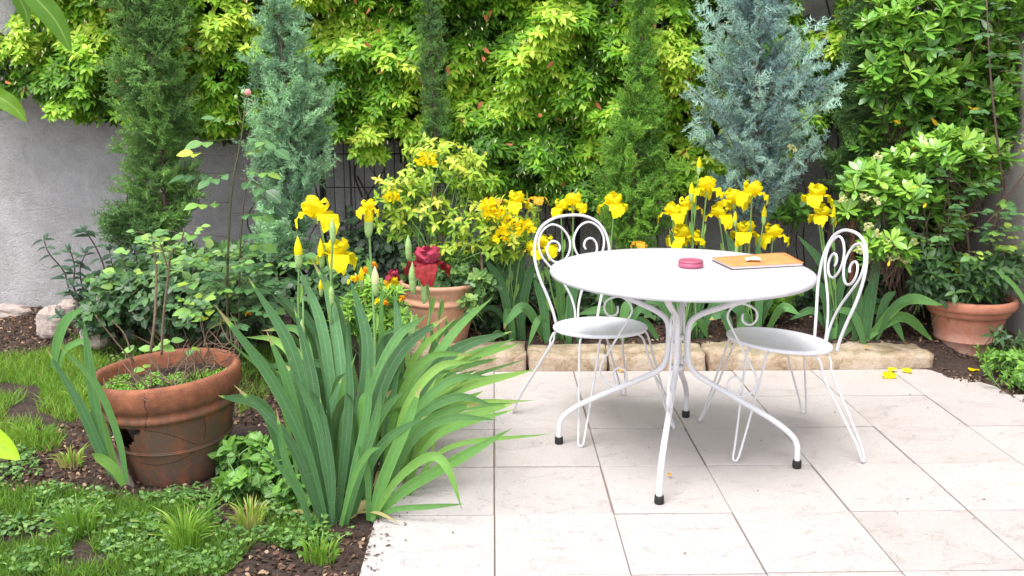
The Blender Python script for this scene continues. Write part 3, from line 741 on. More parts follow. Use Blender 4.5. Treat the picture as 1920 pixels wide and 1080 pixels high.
def conifer(label, cx, cyb, Yd, prof, mat, nbr=70, per=14, bark='bark', elev=.55, ysq=.8, sprs=SPR, size=1.0, tlo=.2, thi=.9, group='conifers along the back wall', clump=0.0, lean=0, trunk_r=.014, ztop=2.5, tvis=True):
    """prof: list of (py, half width px)"""
    base = at(cx, cyb, Yd); base[2] = float(gz(base[0], base[1]))
    t_ = thing('conifer_tree', label, 'tree', tuple(base), group)
    ppm = 1800/(Yd*_cp)
    tab = sorted([(float(at(cx, py, Yd)[2]), hw/ppm) for py, hw in prof]); zs = [a for a, _ in tab]; hw = [b for _, b in tab]
    zt = max(zs[-1], ztop)
    trunk = []
    for s in np.linspace(0, 1, 12):
        z = base[2]+(zt-base[2])*s; trunk.append((base[0]+lean*s+.012*sin(9*s+cx), base[1]+.012*cos(7*s+cx), z))
    trunk = smooth_path(trunk, 4); br = MB(); tube(br, trunk, np.linspace(trunk_r, trunk_r*.35, len(trunk)), 8)
    mc = MB(); SP = []; SD = []; ST = []; SS = []
    zmin = zs[0]
    for k in range(nbr):
        z = zmin+(zt-zmin)*(k+random.random())/nbr
        Lr = max(.03, np.interp(z, zs, hw)*random.uniform(.6, 1.05)-.045)
        a = random.random()*2*pi
        if clump and random.random() < clump: Lr *= random.choice((.55, 1.25))
        e = elev+random.uniform(-.3, .25)
        tp = trunk[np.argmin(abs(trunk[:, 2]-(z-Lr*math.tan(max(-.5, e))*.5)))]
        d = np.array((cos(a)*cos(e), sin(a)*cos(e)*ysq, sin(e))); L = Lr/max(cos(e), .35)
        pts = [tp, tp+d*L*.5+np.array((0, 0, -.01)), tp+d*L+np.array((0, 0, .03*L/.3))]
        pts = smooth_path(pts, 5); tube(br, pts, np.linspace(.0045, .0015, len(pts)), 4)
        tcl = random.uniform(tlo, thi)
        m_ = max(4, int(per*(.5+L/.3*.6)))
        for j in range(m_):
            s = .15+.85*(j+random.random())/m_; i = min(len(pts)-1, int(s*(len(pts)-1)+.5))
            SP.append(pts[i]+np.array(rng.normal(size=3))*.014); dd = nrm(d+np.array((0, 0, .25))+.62*rng.normal(size=3)); SD.append(dd)
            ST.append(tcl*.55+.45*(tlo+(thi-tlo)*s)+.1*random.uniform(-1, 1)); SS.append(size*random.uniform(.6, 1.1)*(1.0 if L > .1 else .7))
    SP = np.array(SP); SD = np.array(SD); ST = np.array(ST); SS = np.array(SS)
    ids = rng.integers(0, len(sprs), len(SP))
    for q in range(len(sprs)):
        k = ids == q; mc.inst(sprs[q], frames(SD[k], rdir(k.sum(), 0, 1), SS[k]), SP[k], ST[k])
    mc.obj('crown', M[mat], t_); br.obj('trunk', M[bark], t_)
    return t_
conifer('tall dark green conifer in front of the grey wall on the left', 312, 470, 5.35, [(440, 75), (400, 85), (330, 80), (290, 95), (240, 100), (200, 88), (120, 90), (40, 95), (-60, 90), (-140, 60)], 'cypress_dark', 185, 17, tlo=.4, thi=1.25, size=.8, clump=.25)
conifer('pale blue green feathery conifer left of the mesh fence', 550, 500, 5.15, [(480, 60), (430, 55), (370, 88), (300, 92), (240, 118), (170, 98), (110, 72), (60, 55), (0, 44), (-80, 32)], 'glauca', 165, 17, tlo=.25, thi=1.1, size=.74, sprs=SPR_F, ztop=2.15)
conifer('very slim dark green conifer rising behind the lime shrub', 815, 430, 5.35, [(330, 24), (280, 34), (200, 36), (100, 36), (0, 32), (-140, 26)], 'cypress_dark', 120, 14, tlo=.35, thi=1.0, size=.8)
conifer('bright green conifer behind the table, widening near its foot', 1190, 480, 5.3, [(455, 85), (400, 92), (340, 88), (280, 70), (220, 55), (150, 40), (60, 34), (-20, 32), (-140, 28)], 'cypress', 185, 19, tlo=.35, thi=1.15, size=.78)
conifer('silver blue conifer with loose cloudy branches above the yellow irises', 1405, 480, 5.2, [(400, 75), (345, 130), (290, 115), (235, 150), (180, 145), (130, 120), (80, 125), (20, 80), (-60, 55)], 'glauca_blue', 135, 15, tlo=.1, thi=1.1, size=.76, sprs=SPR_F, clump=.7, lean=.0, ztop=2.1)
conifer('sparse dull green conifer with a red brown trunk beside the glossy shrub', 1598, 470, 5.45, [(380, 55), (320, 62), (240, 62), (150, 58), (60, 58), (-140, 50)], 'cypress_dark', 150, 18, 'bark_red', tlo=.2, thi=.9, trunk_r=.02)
conifer('low dark juniper sprig spreading from the foot of the grey wall', 262, 470, 5.3, [(455, 70), (430, 75), (405, 55), (390, 20)], 'cypress_dark', 34, 14, tlo=.3, thi=.8, ztop=.5, elev=.3)
conifer('small grey green conifer seedling behind the yellow iris at left', 520, 520, 5.0, [(490, 40), (440, 45), (400, 30)], 'glauca', 34, 14, tlo=.7, thi=1.2, ztop=.6, elev=.6, sprs=SPR_F)
conifer('fluffy bright green cushion shrub under the right edge of the table', 1445, 600, 5.15, [(585, 50), (560, 60), (535, 45), (515, 20)], 'cypress', 60, 14, tlo=.6, thi=1.1, ztop=.30, elev=.7, size=.7)

# ------------------------------------------------------------------ generic leafy shrub
def stems_to(mb, base, tips, r0=.006, r1=.002, bow=.06, fork=True):
    for tpt in tips:
        tpt = np.array(tpt); m_ = (base+tpt)/2+np.array((random.uniform(-1, 1)*bow, random.uniform(-1, 1)*bow, random.uniform(0, bow)))
        P = smooth_path([base+np.array((random.uniform(-.02, .02), random.uniform(-.02, .02), 0)), m_, tpt], 6); tube(mb, P, np.linspace(r0, r1, len(P)), 5)

def shrub(name, label, cat, basepx, Yb, blobs, mat, tpl, L, n, k=6, spread=1.0, tint=(.3, .9), down=0., up=.5, stem='twig', ns=14, zb=None, rise=0., extra=None, group=None, fwd=.5, sr=.006):
    """blobs: (px, py, rx, ry (px), Y, depth m)"""
    base = at(*basepx, Yb); base[2] = float(gz(base[0], base[1])) if zb is None else zb
    t_ = thing(name, label, cat, tuple(base), group); mb = MB(); st = MB(); tot = sum(b_[2]*b_[3] for b_ in blobs); tips = []
    for (bx, by, rx, ry, Yc, dd) in blobs:
        m_ = max(3, int(n*rx*ry/tot)); q = rdir(m_)*(rng.random(m_)[:, None]**.38)
        px = bx+q[:, 0]*rx; py = by-q[:, 2]*ry; P = at_arr(px, py, Yc+q[:, 1]*dd)
        P[:, 2] = np.maximum(P[:, 2], gz(P[:, 0], P[:, 1])+.02)
        D = nrm(np.stack([q[:, 0]*.8, q[:, 1]*.6-fwd, q[:, 2]*.6+up], 1)+.35*rng.normal(size=(m_, 3)))
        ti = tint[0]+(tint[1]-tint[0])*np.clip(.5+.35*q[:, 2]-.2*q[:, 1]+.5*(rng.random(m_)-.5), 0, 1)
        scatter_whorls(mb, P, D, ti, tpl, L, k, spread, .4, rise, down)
        for i in rng.choice(m_, min(m_, max(1, int(ns*rx*ry/tot))), replace=False): tips.append(P[i])
        # short twigs under the whorls
        for i in rng.choice(m_, min(m_, 60), replace=False): tube(st, [P[i]-D[i]*L*1.8+np.array((0, 0, -L)), P[i]], .0016, 4)
    stems_to(st, base, tips, sr, .002, .08)
    mb.obj('foliage', M[mat], t_); st.obj('stems', M[stem], t_); return t_, mb

# two pittosporums
def extra_leaves(parent, pts, mat, L=.06, name='yellow_leaves'):
    mb = MB(); P = np.array(pts); n = len(P); mb.inst(L_ob, frames(rdir(n, -.9, -.1), np.tile([0, -1, .3], (n, 1)), L+0*P[:, 0]), P, rng.random(n)); mb.obj(name, M[mat], parent)
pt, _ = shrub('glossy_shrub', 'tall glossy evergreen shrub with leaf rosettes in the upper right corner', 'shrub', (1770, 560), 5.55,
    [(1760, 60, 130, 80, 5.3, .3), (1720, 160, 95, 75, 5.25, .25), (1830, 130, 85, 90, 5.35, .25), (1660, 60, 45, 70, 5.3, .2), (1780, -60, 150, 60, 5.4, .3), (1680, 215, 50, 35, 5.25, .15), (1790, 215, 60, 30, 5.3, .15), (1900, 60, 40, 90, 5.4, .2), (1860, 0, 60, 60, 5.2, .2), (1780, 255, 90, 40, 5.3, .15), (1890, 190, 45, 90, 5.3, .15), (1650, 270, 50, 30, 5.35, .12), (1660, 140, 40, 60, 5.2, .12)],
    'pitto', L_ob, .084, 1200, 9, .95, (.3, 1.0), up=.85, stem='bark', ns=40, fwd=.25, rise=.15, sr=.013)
extra_leaves(pt, [at(1745, 220, 5.1), at(1815, 198, 5.1), at(1838, 203, 5.1), at(1675, 226, 5.1), at(1720, 276, 5.2)], 'yellow_leaf')
pt, _ = shrub('glossy_shrub', 'lower glossy evergreen shrub with cream flower clusters left of the right pot', 'shrub', (1700, 590), 5.2,
    [(1640, 350, 60, 55, 4.9, .16), (1790, 290, 75, 45, 4.95, .18), (1700, 370, 70, 50, 4.9, .18), (1830, 340, 50, 30, 5.0, .15), (1610, 400, 40, 35, 4.95, .12), (1665, 465, 55, 38, 4.8, .12), (1720, 300, 55, 30, 5.0, .15), (1480, 390, 36, 26, 5.3, .08), (1760, 430, 50, 40, 5.1, .15), (1740, 340, 80, 50, 5.1, .15), (1850, 290, 50, 35, 5.05, .12)],
    'pitto', L_ob, .076, 450, 9, .95, (.35, 1.0), up=.8, stem='bark', ns=34, fwd=.35, rise=.1, sr=.009)
extra_leaves(pt, [at(1720, 350, 4.75), at(1738, 380, 4.75), at(1668, 488, 4.68)], 'yellow_leaf', .04)
for (fx, fy) in ((1580, 375), (1622, 370), (1642, 380), (1628, 425), (1648, 292), (1665, 457), (1680, 478), (1697, 483), (1612, 470), (1702, 487), (1683, 460), (1712, 452), (1485, 278), (1642, 438), (1670, 482)):
    c_ = at(fx, fy, 4.72 if fx > 1500 else 5.05); mb = MB()
    for k in range(9):
        o_ = nrm(rng.normal(size=3))*.018+c_; q = rdir(5); mb.inst(L_round, frames(q, rdir(5), .014+0*q[:, 0]), np.tile(o_, (5, 1)), rng.random(5))
    mb.obj('flower_cluster', M['p_cream'], pt)

# dark fill of low evergreens in the bed
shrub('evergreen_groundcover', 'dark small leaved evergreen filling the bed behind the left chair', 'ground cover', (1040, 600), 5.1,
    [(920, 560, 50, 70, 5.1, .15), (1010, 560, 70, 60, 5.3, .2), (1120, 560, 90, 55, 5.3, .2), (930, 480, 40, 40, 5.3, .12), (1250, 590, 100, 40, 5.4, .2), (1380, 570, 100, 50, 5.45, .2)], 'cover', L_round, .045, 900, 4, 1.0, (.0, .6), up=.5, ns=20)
shrub('evergreen_groundcover', 'dark tangled evergreen in the bed between the right chair and the right pot', 'ground cover', (1660, 600), 5.4,
    [(1560, 560, 90, 60, 5.5, .18), (1680, 540, 80, 70, 5.45, .2), (1640, 470, 60, 50, 5.55, .15), (1720, 450, 80, 60, 5.2, .15)], 'cover', L_round, .045, 480, 4, 1.0, (-.1, .35), up=.5, ns=20)
# left bed: mound of ground cover
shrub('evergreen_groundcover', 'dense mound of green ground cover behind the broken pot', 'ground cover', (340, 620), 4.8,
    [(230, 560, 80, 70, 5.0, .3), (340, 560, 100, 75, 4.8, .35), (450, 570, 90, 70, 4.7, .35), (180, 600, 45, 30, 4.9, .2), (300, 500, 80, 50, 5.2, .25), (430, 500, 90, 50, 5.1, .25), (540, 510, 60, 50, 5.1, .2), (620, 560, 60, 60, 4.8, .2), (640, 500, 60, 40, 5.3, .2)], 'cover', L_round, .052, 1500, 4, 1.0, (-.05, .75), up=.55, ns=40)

# dark viburnum twigs
vb = thing('dark_leaved_shrub', 'dark twiggy shrub with pointed leaves leaning against the grey wall', 'shrub', tuple(gr(230, 640)))
ml = MB(); ms = MB()
for pts in ([(140, 560), (120, 510), (92, 475), (82, 450)], [(145, 555), (140, 500), (132, 470)], [(165, 560), (150, 510), (160, 475)], [(200, 520), (185, 475), (165, 440), (158, 435)], [(235, 600), (210, 540), (198, 515)], [(190, 610), (150, 560), (135, 535)], [(260, 620), (225, 560), (205, 470)], [(250, 600), (240, 520), (225, 470)], [(210, 640), (140, 600), (110, 590)], [(280, 610), (262, 540), (255, 470)]):
    P = smooth_path([at(x, y, 4.95+.1*random.random()) for x, y in [(225, 632)]+pts], 7); tube(ms, P, np.linspace(.006, .0025, len(P)), 5)
    for i in range(8, len(P), 4):
        for s in (-1, 1):
            d = nrm(np.array((s*.9+random.uniform(-.3, .3), -.4*random.random(), .15+random.uniform(-.4, .3)))); ml.inst(L_jas, frames(d[None], np.array([[0, -.4, 1.]]), np.array([random.uniform(.055, .08)])), P[i][None], np.array([random.random()]))
    for s in range(3):
        d = nrm(np.array((random.uniform(-.6, .6), -.2, .6))); ml.inst(L_jas, frames(d[None], np.array([[0, -1., .3]]), np.array([.04])), P[-1][None], np.array([random.random()]))
ml.obj('foliage', M['viburnum'], vb); ms.obj('stems', M['stem_dark'], vb)

# ------------------------------------------------------------------ terracotta pots
def pot_thing(label, c, rot=(0, 0, 0)): return thing('terracotta_pot', label, 'plant pot', c, 'terracotta pots', rot)
# broken pot at left
PL = (-1.185, 3.43, -.02)
pl_ = pot_thing('big weathered brown terracotta pot with a cracked, broken side at left', PL, (R(1.0), R(-3.5), 0))
outer = [(.0001, .0), (.165, .0), (.172, .006)]+[(.172+(.243-.172)*(k/24)**.9, .006+.262*k/24) for k in range(1, 24)]+[(.245, .268), (.256, .272), (.262, .282), (.260, .294), (.250, .302), (.252, .308), (.266, .316), (.276, .332), (.281, .355), (.282, .378), (.280, .398), (.272, .408), (.262, .410), (.254, .404), (.248, .39), (.246, .32)]
inner = [(.236, .30), (.226, .27)]+[(.226-(.226-.165)*(k/12), .27-.22*k/12) for k in range(1, 13)]+[(.0001, .045)]
def hole(a, z):
    d = math.degrees(a); dd = (d-270+540) % 360-180-17    # 0 = towards the camera, negative = left
    if z > .262 or z < .155: return False
    t_ = (.262-z)/(.262-.155); lo = -90; hi = -24-24*t_**.9+2*sin(z*160)
    return lo < dd < hi
mb = MB(); prof = outer+inner
lathe(mb, prof, 240, keep=lambda a, p, q, i: not (p[0] > .05 and hole(a, (p[1]+q[1])/2)))
body = mb.obj('body', M['terra_old'], pl_, local=True); pl_.scale = (.955, .955, 1)
mb = MB(); lathe(mb, [(.0001, .36), (.10, .358), (.2, .352), (.246, .345), (.244, .32), (.19, .27), (.13, .08), (.0001, .08)], 64)
mb.V[0][:, 2] += (fbm(mb.V[0][:, 0], mb.V[0][:, 1], 18, 3)-.45)*.03; so = mb.obj('soil', M['soil'], pl_, local=True)
mb = MB(); th = np.linspace(0, 2*pi, 97)
for (zr, rr, wd) in ((.150, .2175, .0035), (.156, .2185, .0022)):
    tube(mb, [((rr+.001)*cos(a), (rr+.001)*sin(a), zr+.004*sin(a*2)) for a in th if not hole(a, zr) or True], wd, 6, caps=False)
mb.obj('band', M['terra_old'], pl_, local=True)
# cracks as thin dark grooves standing in the clay
mb = MB()
def potp(deg, z, off=.0004):
    zz = [p[1] for p in outer[2:]]; rr = [p[0] for p in outer[2:]]
    i = min(range(len(zz)), key=lambda q: abs(zz[q]-z)); r = np.interp(z, zz[:-6], rr[:-6]) if z < .39 else rr[i]
    a = R(deg-90+17); return np.array(((r+off)*cos(a), (r+off)*sin(a), z))
for path in ([(-14, .41), (-13, .39), (-15, .36), (-14, .33), (-17, .30), (-18, .275), (-22, .258)], [(-22, .255), (-8, .24), (4, .215), (14, .185), (24, .160)], [(-38, .118), (-20, .108), (0, .112), (14, .128), (24, .150)], [(30, .26), (32, .21), (29, .17)]):
    pp = [potp(d, z, .0) for d, z in path]; pp2 = []
    for a, b_ in zip(path[:-1], path[1:]):
        for s in np.linspace(0, 1, 7)[:-1]: pp2.append(potp(a[0]+(b_[0]-a[0])*s+random.uniform(-.4, .4), a[1]+(b_[1]-a[1])*s))
    tube(mb, pp2, .0010, 5)
mb.obj('crack', simple('crack_dark', (.03, .014, .01), .9), pl_, local=True)
mb = MB(); V = []; F = []    # leaning shard
n = 10
for s in (0, 1):
    for j in range(n+1):
        for i in range(n+1):
            d = -60+28*i/n-5*(j/n); z = .01+.225*j/n*(1-.25*abs(i/n-.35)); r = .185+.055*j/n+.018+.03*(j/n)*(1-i/n)+(.012 if s else 0); a = R(d-90)
            V.append((r*cos(a), r*sin(a), z))
k = (n+1)**2; g = lambda s, i, j: s*k+j*(n+1)+i
for j in range(n):
    for i in range(n): F += [[g(1, i, j), g(1, i+1, j), g(1, i+1, j+1), g(1, i, j+1)], [g(0, i, j), g(0, i, j+1), g(0, i+1, j+1), g(0, i+1, j)]]
for i in range(n): F += [[g(0, i, n), g(1, i, n), g(1, i+1, n), g(0, i+1, n)], [g(0, 0, i), g(1, 0, i), g(1, 0, i+1), g(0, 0, i+1)], [g(0, n, i), g(0, n, i+1), g(1, n, i+1), g(1, n, i)], [g(0, i, 0), g(0, i+1, 0), g(1, i+1, 0), g(1, i, 0)]]
mb.add(V, F); sh = mb.obj('shard', M['shard'], pl_, local=True); sh['label'] = 'broken grey shard leaning out from the side of the pot'
# moss and tiny leaves on its soil
mb = MB(); n = 7000; a = rng.random(n)*2*pi; r = .235*np.sqrt(rng.random(n)); x = r*np.cos(a); y = r*np.sin(a); k = (fbm(x+3, y+5, 9, 3) > .42) & (y < .09); x, y = x[k], y[k]; n = len(x)
mb.inst(L_round, frames(rdir(n, .1, .9), rdir(n, .3, 1), (.007+.006*rng.random(n))), np.stack([x, y, .356+.012*rng.random(n)], 1), .5+.5*rng.random(n)); tag(mb.obj('moss', M['mint'], pl_, local=True), kind='stuff')

# twigs and rose stems growing in the broken pot
tw = thing('potted_rose', 'leggy rose with bare twigs growing in the broken pot', 'rose bush', (PL[0], PL[1], .33))
ms = MB(); ml = MB()
def compound(ml, ms, p, d, L=.05, n=5, tint=(.3, .9), lr=None):
    """rose leaf: leaflets paired along a short stalk"""
    d = nrm(d); side = nrm(np.cross(d, (0, 0, 1.0))+1e-6); st = p+d*L*2.2; tube(ms, [p, (p+st)/2+np.array((0, 0, .006)), st], .0012, 4)
    tt = random.uniform(*tint)
    def lf(q, dd, l): ml.inst(L_round, frames(nrm(dd)[None], nrm(np.array((random.uniform(-.3, .3), -.5+random.uniform(-.3, .3), 1)))[None], np.array([l])), q[None], np.array([tt+random.uniform(-.1, .1)]))
    lf(st, d+np.array((0, 0, -.15)), L*1.1)
    for s in range((n-1)//2):
        q = p+d*L*(1.9-s*.85)
        for sg in (-1, 1): lf(q, d*.35+side*sg+np.array((0, 0, -.1)), L*(.95-.12*s))
def cane(pts, Ys, r0, r1):
    P = smooth_path([at(x, y, Yv) for (x, y), Yv in zip(pts, Ys)], 8); tube(ms, P, np.linspace(r0, r1, len(P)), 6); return P
Pc = [cane([(282, 662), (290, 600), (293, 520), (290, 470), (283, 440)], [3.45, 3.45, 3.5, 3.55, 3.55], .006, .003),
      cane([(303, 665), (306, 600), (315, 520), (320, 480), (340, 450), (345, 430)], [3.45]*6, .005, .003),
      cane([(315, 505), (305, 470), (300, 455)], [3.45]*3, .003, .002),
      cane([(248, 675), (225, 650), (185, 600), (180, 590)], [3.4, 3.38, 3.35, 3.35], .004, .002),
      cane([(250, 680), (235, 630), (210, 600)], [3.5]*3, .004, .002)]
for k in range(70):   # short pruned twigs
    a = random.random()*2*pi; r = random.uniform(.08, .23); p = np.array((PL[0]+r*cos(a)-.03, PL[1]+r*sin(a), .345+.06*cos(a)*r/.2*.5)); d = nrm(np.array((random.uniform(-1, 1), random.uniform(-1, 1), random.uniform(.1, 1))))
    l = random.uniform(.05, .16); q = p+d*l; P = smooth_path([p, (p+q)/2+rng.normal(size=3)*.012, q], 4); tube(ms, P, np.linspace(.003, .0012, len(P)), 5)
for k in range(16):   # tangle at right rim
    p = at(random.uniform(380, 445), random.uniform(640, 665), 3.5); q = at(random.uniform(375, 450), random.uniform(585, 650), 3.52); P = smooth_path([p, (p+q)/2+rng.normal(size=3)*.02, q], 5); tube(ms, P, np.linspace(.0025, .001, len(P)), 5)
for P in Pc[:3]:
    for i in range(len(P)//2, len(P), 3):
        a = random.random()*2*pi; compound(ml, ms, P[i], np.array((cos(a), sin(a)*.6, .3)), .03, 3, (.5, .95))
for (x, y) in ((285, 442), (300, 452), (293, 468), (235, 470), (215, 510), (340, 460), (345, 465), (270, 450), (270, 690), (320, 640), (360, 655), (285, 655), (305, 650), (385, 560), (365, 600), (250, 655)):
    p = at(x, y, 3.5); ml.inst(L_round, frames(rdir(2, -.2, .3), np.array([[0, -.6, 1.]]*2), np.array([.045, .05])), np.array([p, p]), .5+.4*rng.random(2))
ml.obj('foliage', M['rose'], tw); ms.obj('canes', M['twig'], tw)

# taller rose behind it with a pink bud
rb = thing('rose_bush', 'tall thin rose bush with one pink bud on its highest cane', 'rose bush', tuple(gr(428, 640)))
ms = MB(); ml = MB()
c1 = cane([(428, 640), (426, 540), (430, 420), (437, 340), (452, 260), (458, 215), (465, 178)], [4.3]*7, .0065, .0022)
c2 = cane([(448, 640), (450, 480), (456, 390), (462, 340), (458, 300)], [4.35]*5, .005, .002)
c3 = cane([(452, 225), (447, 205), (444, 185)], [4.3]*3, .0025, .0015); c4 = cane([(460, 215), (468, 200), (475, 195)], [4.3]*3, .002, .0012)
cane([(430, 560), (470, 520), (520, 480)], [4.3, 4.28, 4.2], .003, .002)
for (x, y, dx, dz, L, t0, t1) in ((430, 295, -1, .15, .055, .85, 1.0), (425, 325, -1, -.05, .062, .2, .5), (440, 320, -.5, -.2, .05, .3, .5), (440, 330, .8, -.3, .065, .2, .5), (450, 290, .9, .2, .035, .8, 1.), (448, 318, 1, -.1, .05, .7, .9), (452, 262, -1, -.05, .06, .4, .7), (455, 262, 1, -.25, .065, .2, .5), (456, 238, -.8, .3, .045, .4, .8), (460, 250, .8, -.3, .05, .3, .6), (432, 380, -1, 0, .05, .5, .8), (432, 400, 1, -.1, .05, .3, .6), (428, 445, -1, .1, .06, .4, .9), (430, 450, 1, -.1, .06, .3, .9),
        (428, 480, -1, 0, .06, .4, .9), (430, 500, 1, .1, .06, .3, .8), (455, 350, .9, -.5, .06, .1, .4), (456, 400, 1, 0, .05, .3, .6), (426, 530, -1, .1, .06, .4, 1.), (430, 540, 1, .1, .06, .4, 1.), (520, 480, 1, .1, .05, .4, .8), (428, 575, 1, .1, .06, .4, .9), (428, 580, -1, .1, .06, .3, .9), (450, 445, .8, .2, .05, .3, .7)):
    compound(ml, ms, at(x, y, 4.3+random.uniform(-.06, .06)), np.array((dx, -.35+random.uniform(-.3, .3), dz)), L*1.25, random.choice((3, 5, 5)), (t0, t1))
for k in range(60):
    p = at(random.uniform(350, 540), random.uniform(470, 620), random.uniform(4.1, 4.5)); a = random.random()*2*pi
    compound(ml, ms, p, np.array((cos(a), sin(a)*.7, random.uniform(-.1, .5))), .042, 5, (.1, .85))
ml.obj('foliage', M['rose'], rb); ms.obj('canes', M['cane'], rb)
def budmesh(p, h, r, mat, parent, name='bud'):
    mb = MB(); lathe(mb, sprof([(.0005, 0), (r*.8, h*.2), (r, h*.45), (r*.85, h*.75), (r*.5, h*.95), (.0005, h)], 4), 12, o=p, tint=.7); return mb.obj(name, mat, parent)
budmesh(at(465, 178, 4.3)-np.array((0, 0, .004)), .030, .015, M['p_pink'], rb); budmesh(at(443, 187, 4.3), .022, .008, M['sheath'], rb); budmesh(at(456, 178, 4.3), .024, .008, M['sheath'], rb)

# middle pot
c = at(828, 640, 5.0); PM = (c[0], 5.0, .075)
pm = pot_thing('orange terracotta pot with a patterned rim behind the iris clump', PM)
mb = MB(); prof = sprof([(.0001, .0), (.13, .0), (.138, .008), (.150, .06), (.170, .13), (.186, .185), (.190, .205), (.198, .212), (.200, .222), (.196, .232)], 4)+[(.196, .232), (.198, .25), (.204, .285), (.210, .296), (.216, .304), (.218, .314), (.214, .322), (.204, .324), (.196, .318), (.190, .30), (.185, .27), (.0001, .268)]
lathe(mb, prof, 96); mb.obj('body', M['terra_mid'], pm, local=True)
mb = MB()
for k in range(26):
    key = [(-.9, -.8), (-.9, .8), (.7, .8), (.7, -.35), (-.25, -.35), (-.25, .25), (.25, .25)]
    pts = []
    for (u, v_) in key: a = 2*pi*(k+.5+u*.42)/26; z = .262+v_*.0145; r = .1985+(z-.25)*.16+.001; pts.append((r*cos(a), r*sin(a), z))
    tube(mb, pts, .0016, 4)
mb.obj('rim_pattern', M['terra_mid'], pm, local=True)
mb = MB(); lathe(mb, [(.0001, -.012), (.165, -.012), (.180, -.002), (.198, .024), (.204, .026), (.202, .019), (.184, -.001), (.0001, .0005)], 64, o=(.01, 0, -.002)); mb.obj('saucer', M['terra_mid'], pm, local=True)
mb = MB(); lathe(mb, [(.0001, .30), (.1, .298), (.188, .29)], 40); mb.V[0][:, 2] += (fbm(mb.V[0][:, 0], mb.V[0][:, 1], 18, 3)-.45)*.02; mb.obj('soil', M['soil'], pm, local=True)
# its shrub
zs_ = .36
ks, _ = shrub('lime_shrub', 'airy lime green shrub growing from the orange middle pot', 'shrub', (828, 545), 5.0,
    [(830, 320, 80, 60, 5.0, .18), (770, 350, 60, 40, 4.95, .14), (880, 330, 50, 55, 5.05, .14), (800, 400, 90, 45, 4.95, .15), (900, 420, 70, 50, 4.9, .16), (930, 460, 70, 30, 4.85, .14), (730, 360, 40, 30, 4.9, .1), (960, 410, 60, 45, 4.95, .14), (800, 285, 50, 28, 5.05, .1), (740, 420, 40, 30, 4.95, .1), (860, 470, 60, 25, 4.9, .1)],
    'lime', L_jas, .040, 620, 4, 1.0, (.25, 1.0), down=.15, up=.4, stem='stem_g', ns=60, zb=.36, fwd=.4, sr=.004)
mb = MB(); tube(mb, [at(822, 560, 5.0), at(818, 440, 5.0), at(810, 330, 5.0)], .008, 7); tag(mb.obj('support_cane', M['bark_red'], ks))
mb = MB(); tube(mb, smooth_path([at(840, 560, 4.95), at(832, 470, 4.96), at(828, 440, 4.96)], 4), .007, 7); tube(mb, smooth_path([at(900, 570, 4.85), at(905, 520, 4.85), at(902, 460, 4.9), at(915, 430, 4.9)], 6), .008, 7); mb.obj('woody_stem', M['twig'], ks)
for (fx, fy, rr) in ((800, 305, .045), (735, 372, .030), (935, 405, .05), (955, 430, .05), (985, 432, .045), (920, 400, .03), (940, 445, .03), (915, 385, .03)):
    q = rdir(60, -.4, 1); c_ = at(fx, fy, 4.78); mb = MB()
    mb.inst(L_round, frames(nrm(q+.3*rng.normal(size=q.shape)), rdir(60), .018+.012*rng.random(60)), c_+q*rr*rng.random(60)[:, None]**.4, rng.random(60))
    mb.obj('flower', M['p_yellow'], ks)
vi = shrub('trailing_periwinkle', 'green trailing plant spilling over the right rim of the orange pot', 'trailing plant', (860, 560), 4.9,
    [(860, 510, 50, 35, 4.95, .12), (810, 540, 40, 15, 4.9, .08), (900, 540, 30, 35, 4.85, .1), (880, 575, 25, 25, 4.78, .05), (780, 500, 30, 40, 5.0, .08)], 'cover', L_round, .038, 200, 4, 1.0, (.4, .85), ns=20, zb=.36, stem='stem_g', sr=.003)

# right pot
c = at(1810, 640, 4.93); PR = (c[0], 4.93, .0)
pr = pot_thing('reddish terracotta pot with a pale salt line against the cream wall', PR)
mb = MB(); prof = [(.0001, .0), (.140, .0), (.146, .005), (.150, .03), (.158, .085), (.163, .088), (.164, .094), (.160, .097), (.172, .15), (.184, .205), (.187, .222), (.196, .224), (.204, .232), (.208, .246), (.209, .252), (.212, .256), (.226, .262), (.232, .275), (.233, .295), (.230, .308), (.222, .314), (.210, .314), (.203, .306), (.2, .28), (.19, .25)]
lathe(mb, prof, 96); mb.obj('body', M['terra_right'], pr, local=True)
mb = MB(); lathe(mb, [(.0001, .292), (.1, .29), (.205, .282)], 40); mb.V[0][:, 2] += (fbm(mb.V[0][:, 0], mb.V[0][:, 1], 18, 3)-.45)*.02; mb.obj('soil', M['soil'], pr, local=True)
shrub('leafy_groundcover', 'dense cushion of dark pointed leaves filling the right pot', 'potted plant', (1808, 575), 4.93,
    [(1790, 520, 75, 38, 4.9, .18), (1760, 490, 45, 40, 4.92, .12), (1850, 520, 45, 35, 4.9, .14), (1800, 555, 80, 14, 4.85, .14), (1730, 540, 22, 28, 4.9, .08), (1890, 500, 40, 30, 4.85, .12)], 'cover', L_jas, .062, 360, 4, 1.0, (.15, .72), down=.1, ns=12, zb=.3, stem='stem_g', sr=.003)
rr_ = thing('rose_bush', 'rose bush with dark glossy leaflets rising from the right pot beside the wall', 'rose bush', (PR[0]+.03, PR[1], .29))
ms = MB(); ml = MB()
for pts in ([(1820, 560), (1815, 450), (1800, 380), (1835, 300), (1850, 240)], [(1815, 560), (1790, 470), (1770, 420), (1800, 340)], [(1850, 420), (1895, 360), (1925, 320)], [(1862, 430), (1885, 350), (1880, 330)], [(1822, 560), (1850, 490), (1870, 420)], [(1880, 350), (1858, 150), (1850, 0)]):
    P = smooth_path([at(x, y, 4.95+.03*i) for i, (x, y) in enumerate(pts)], 7); tube(ms, P, np.linspace(.007, .003, len(P)), 6)
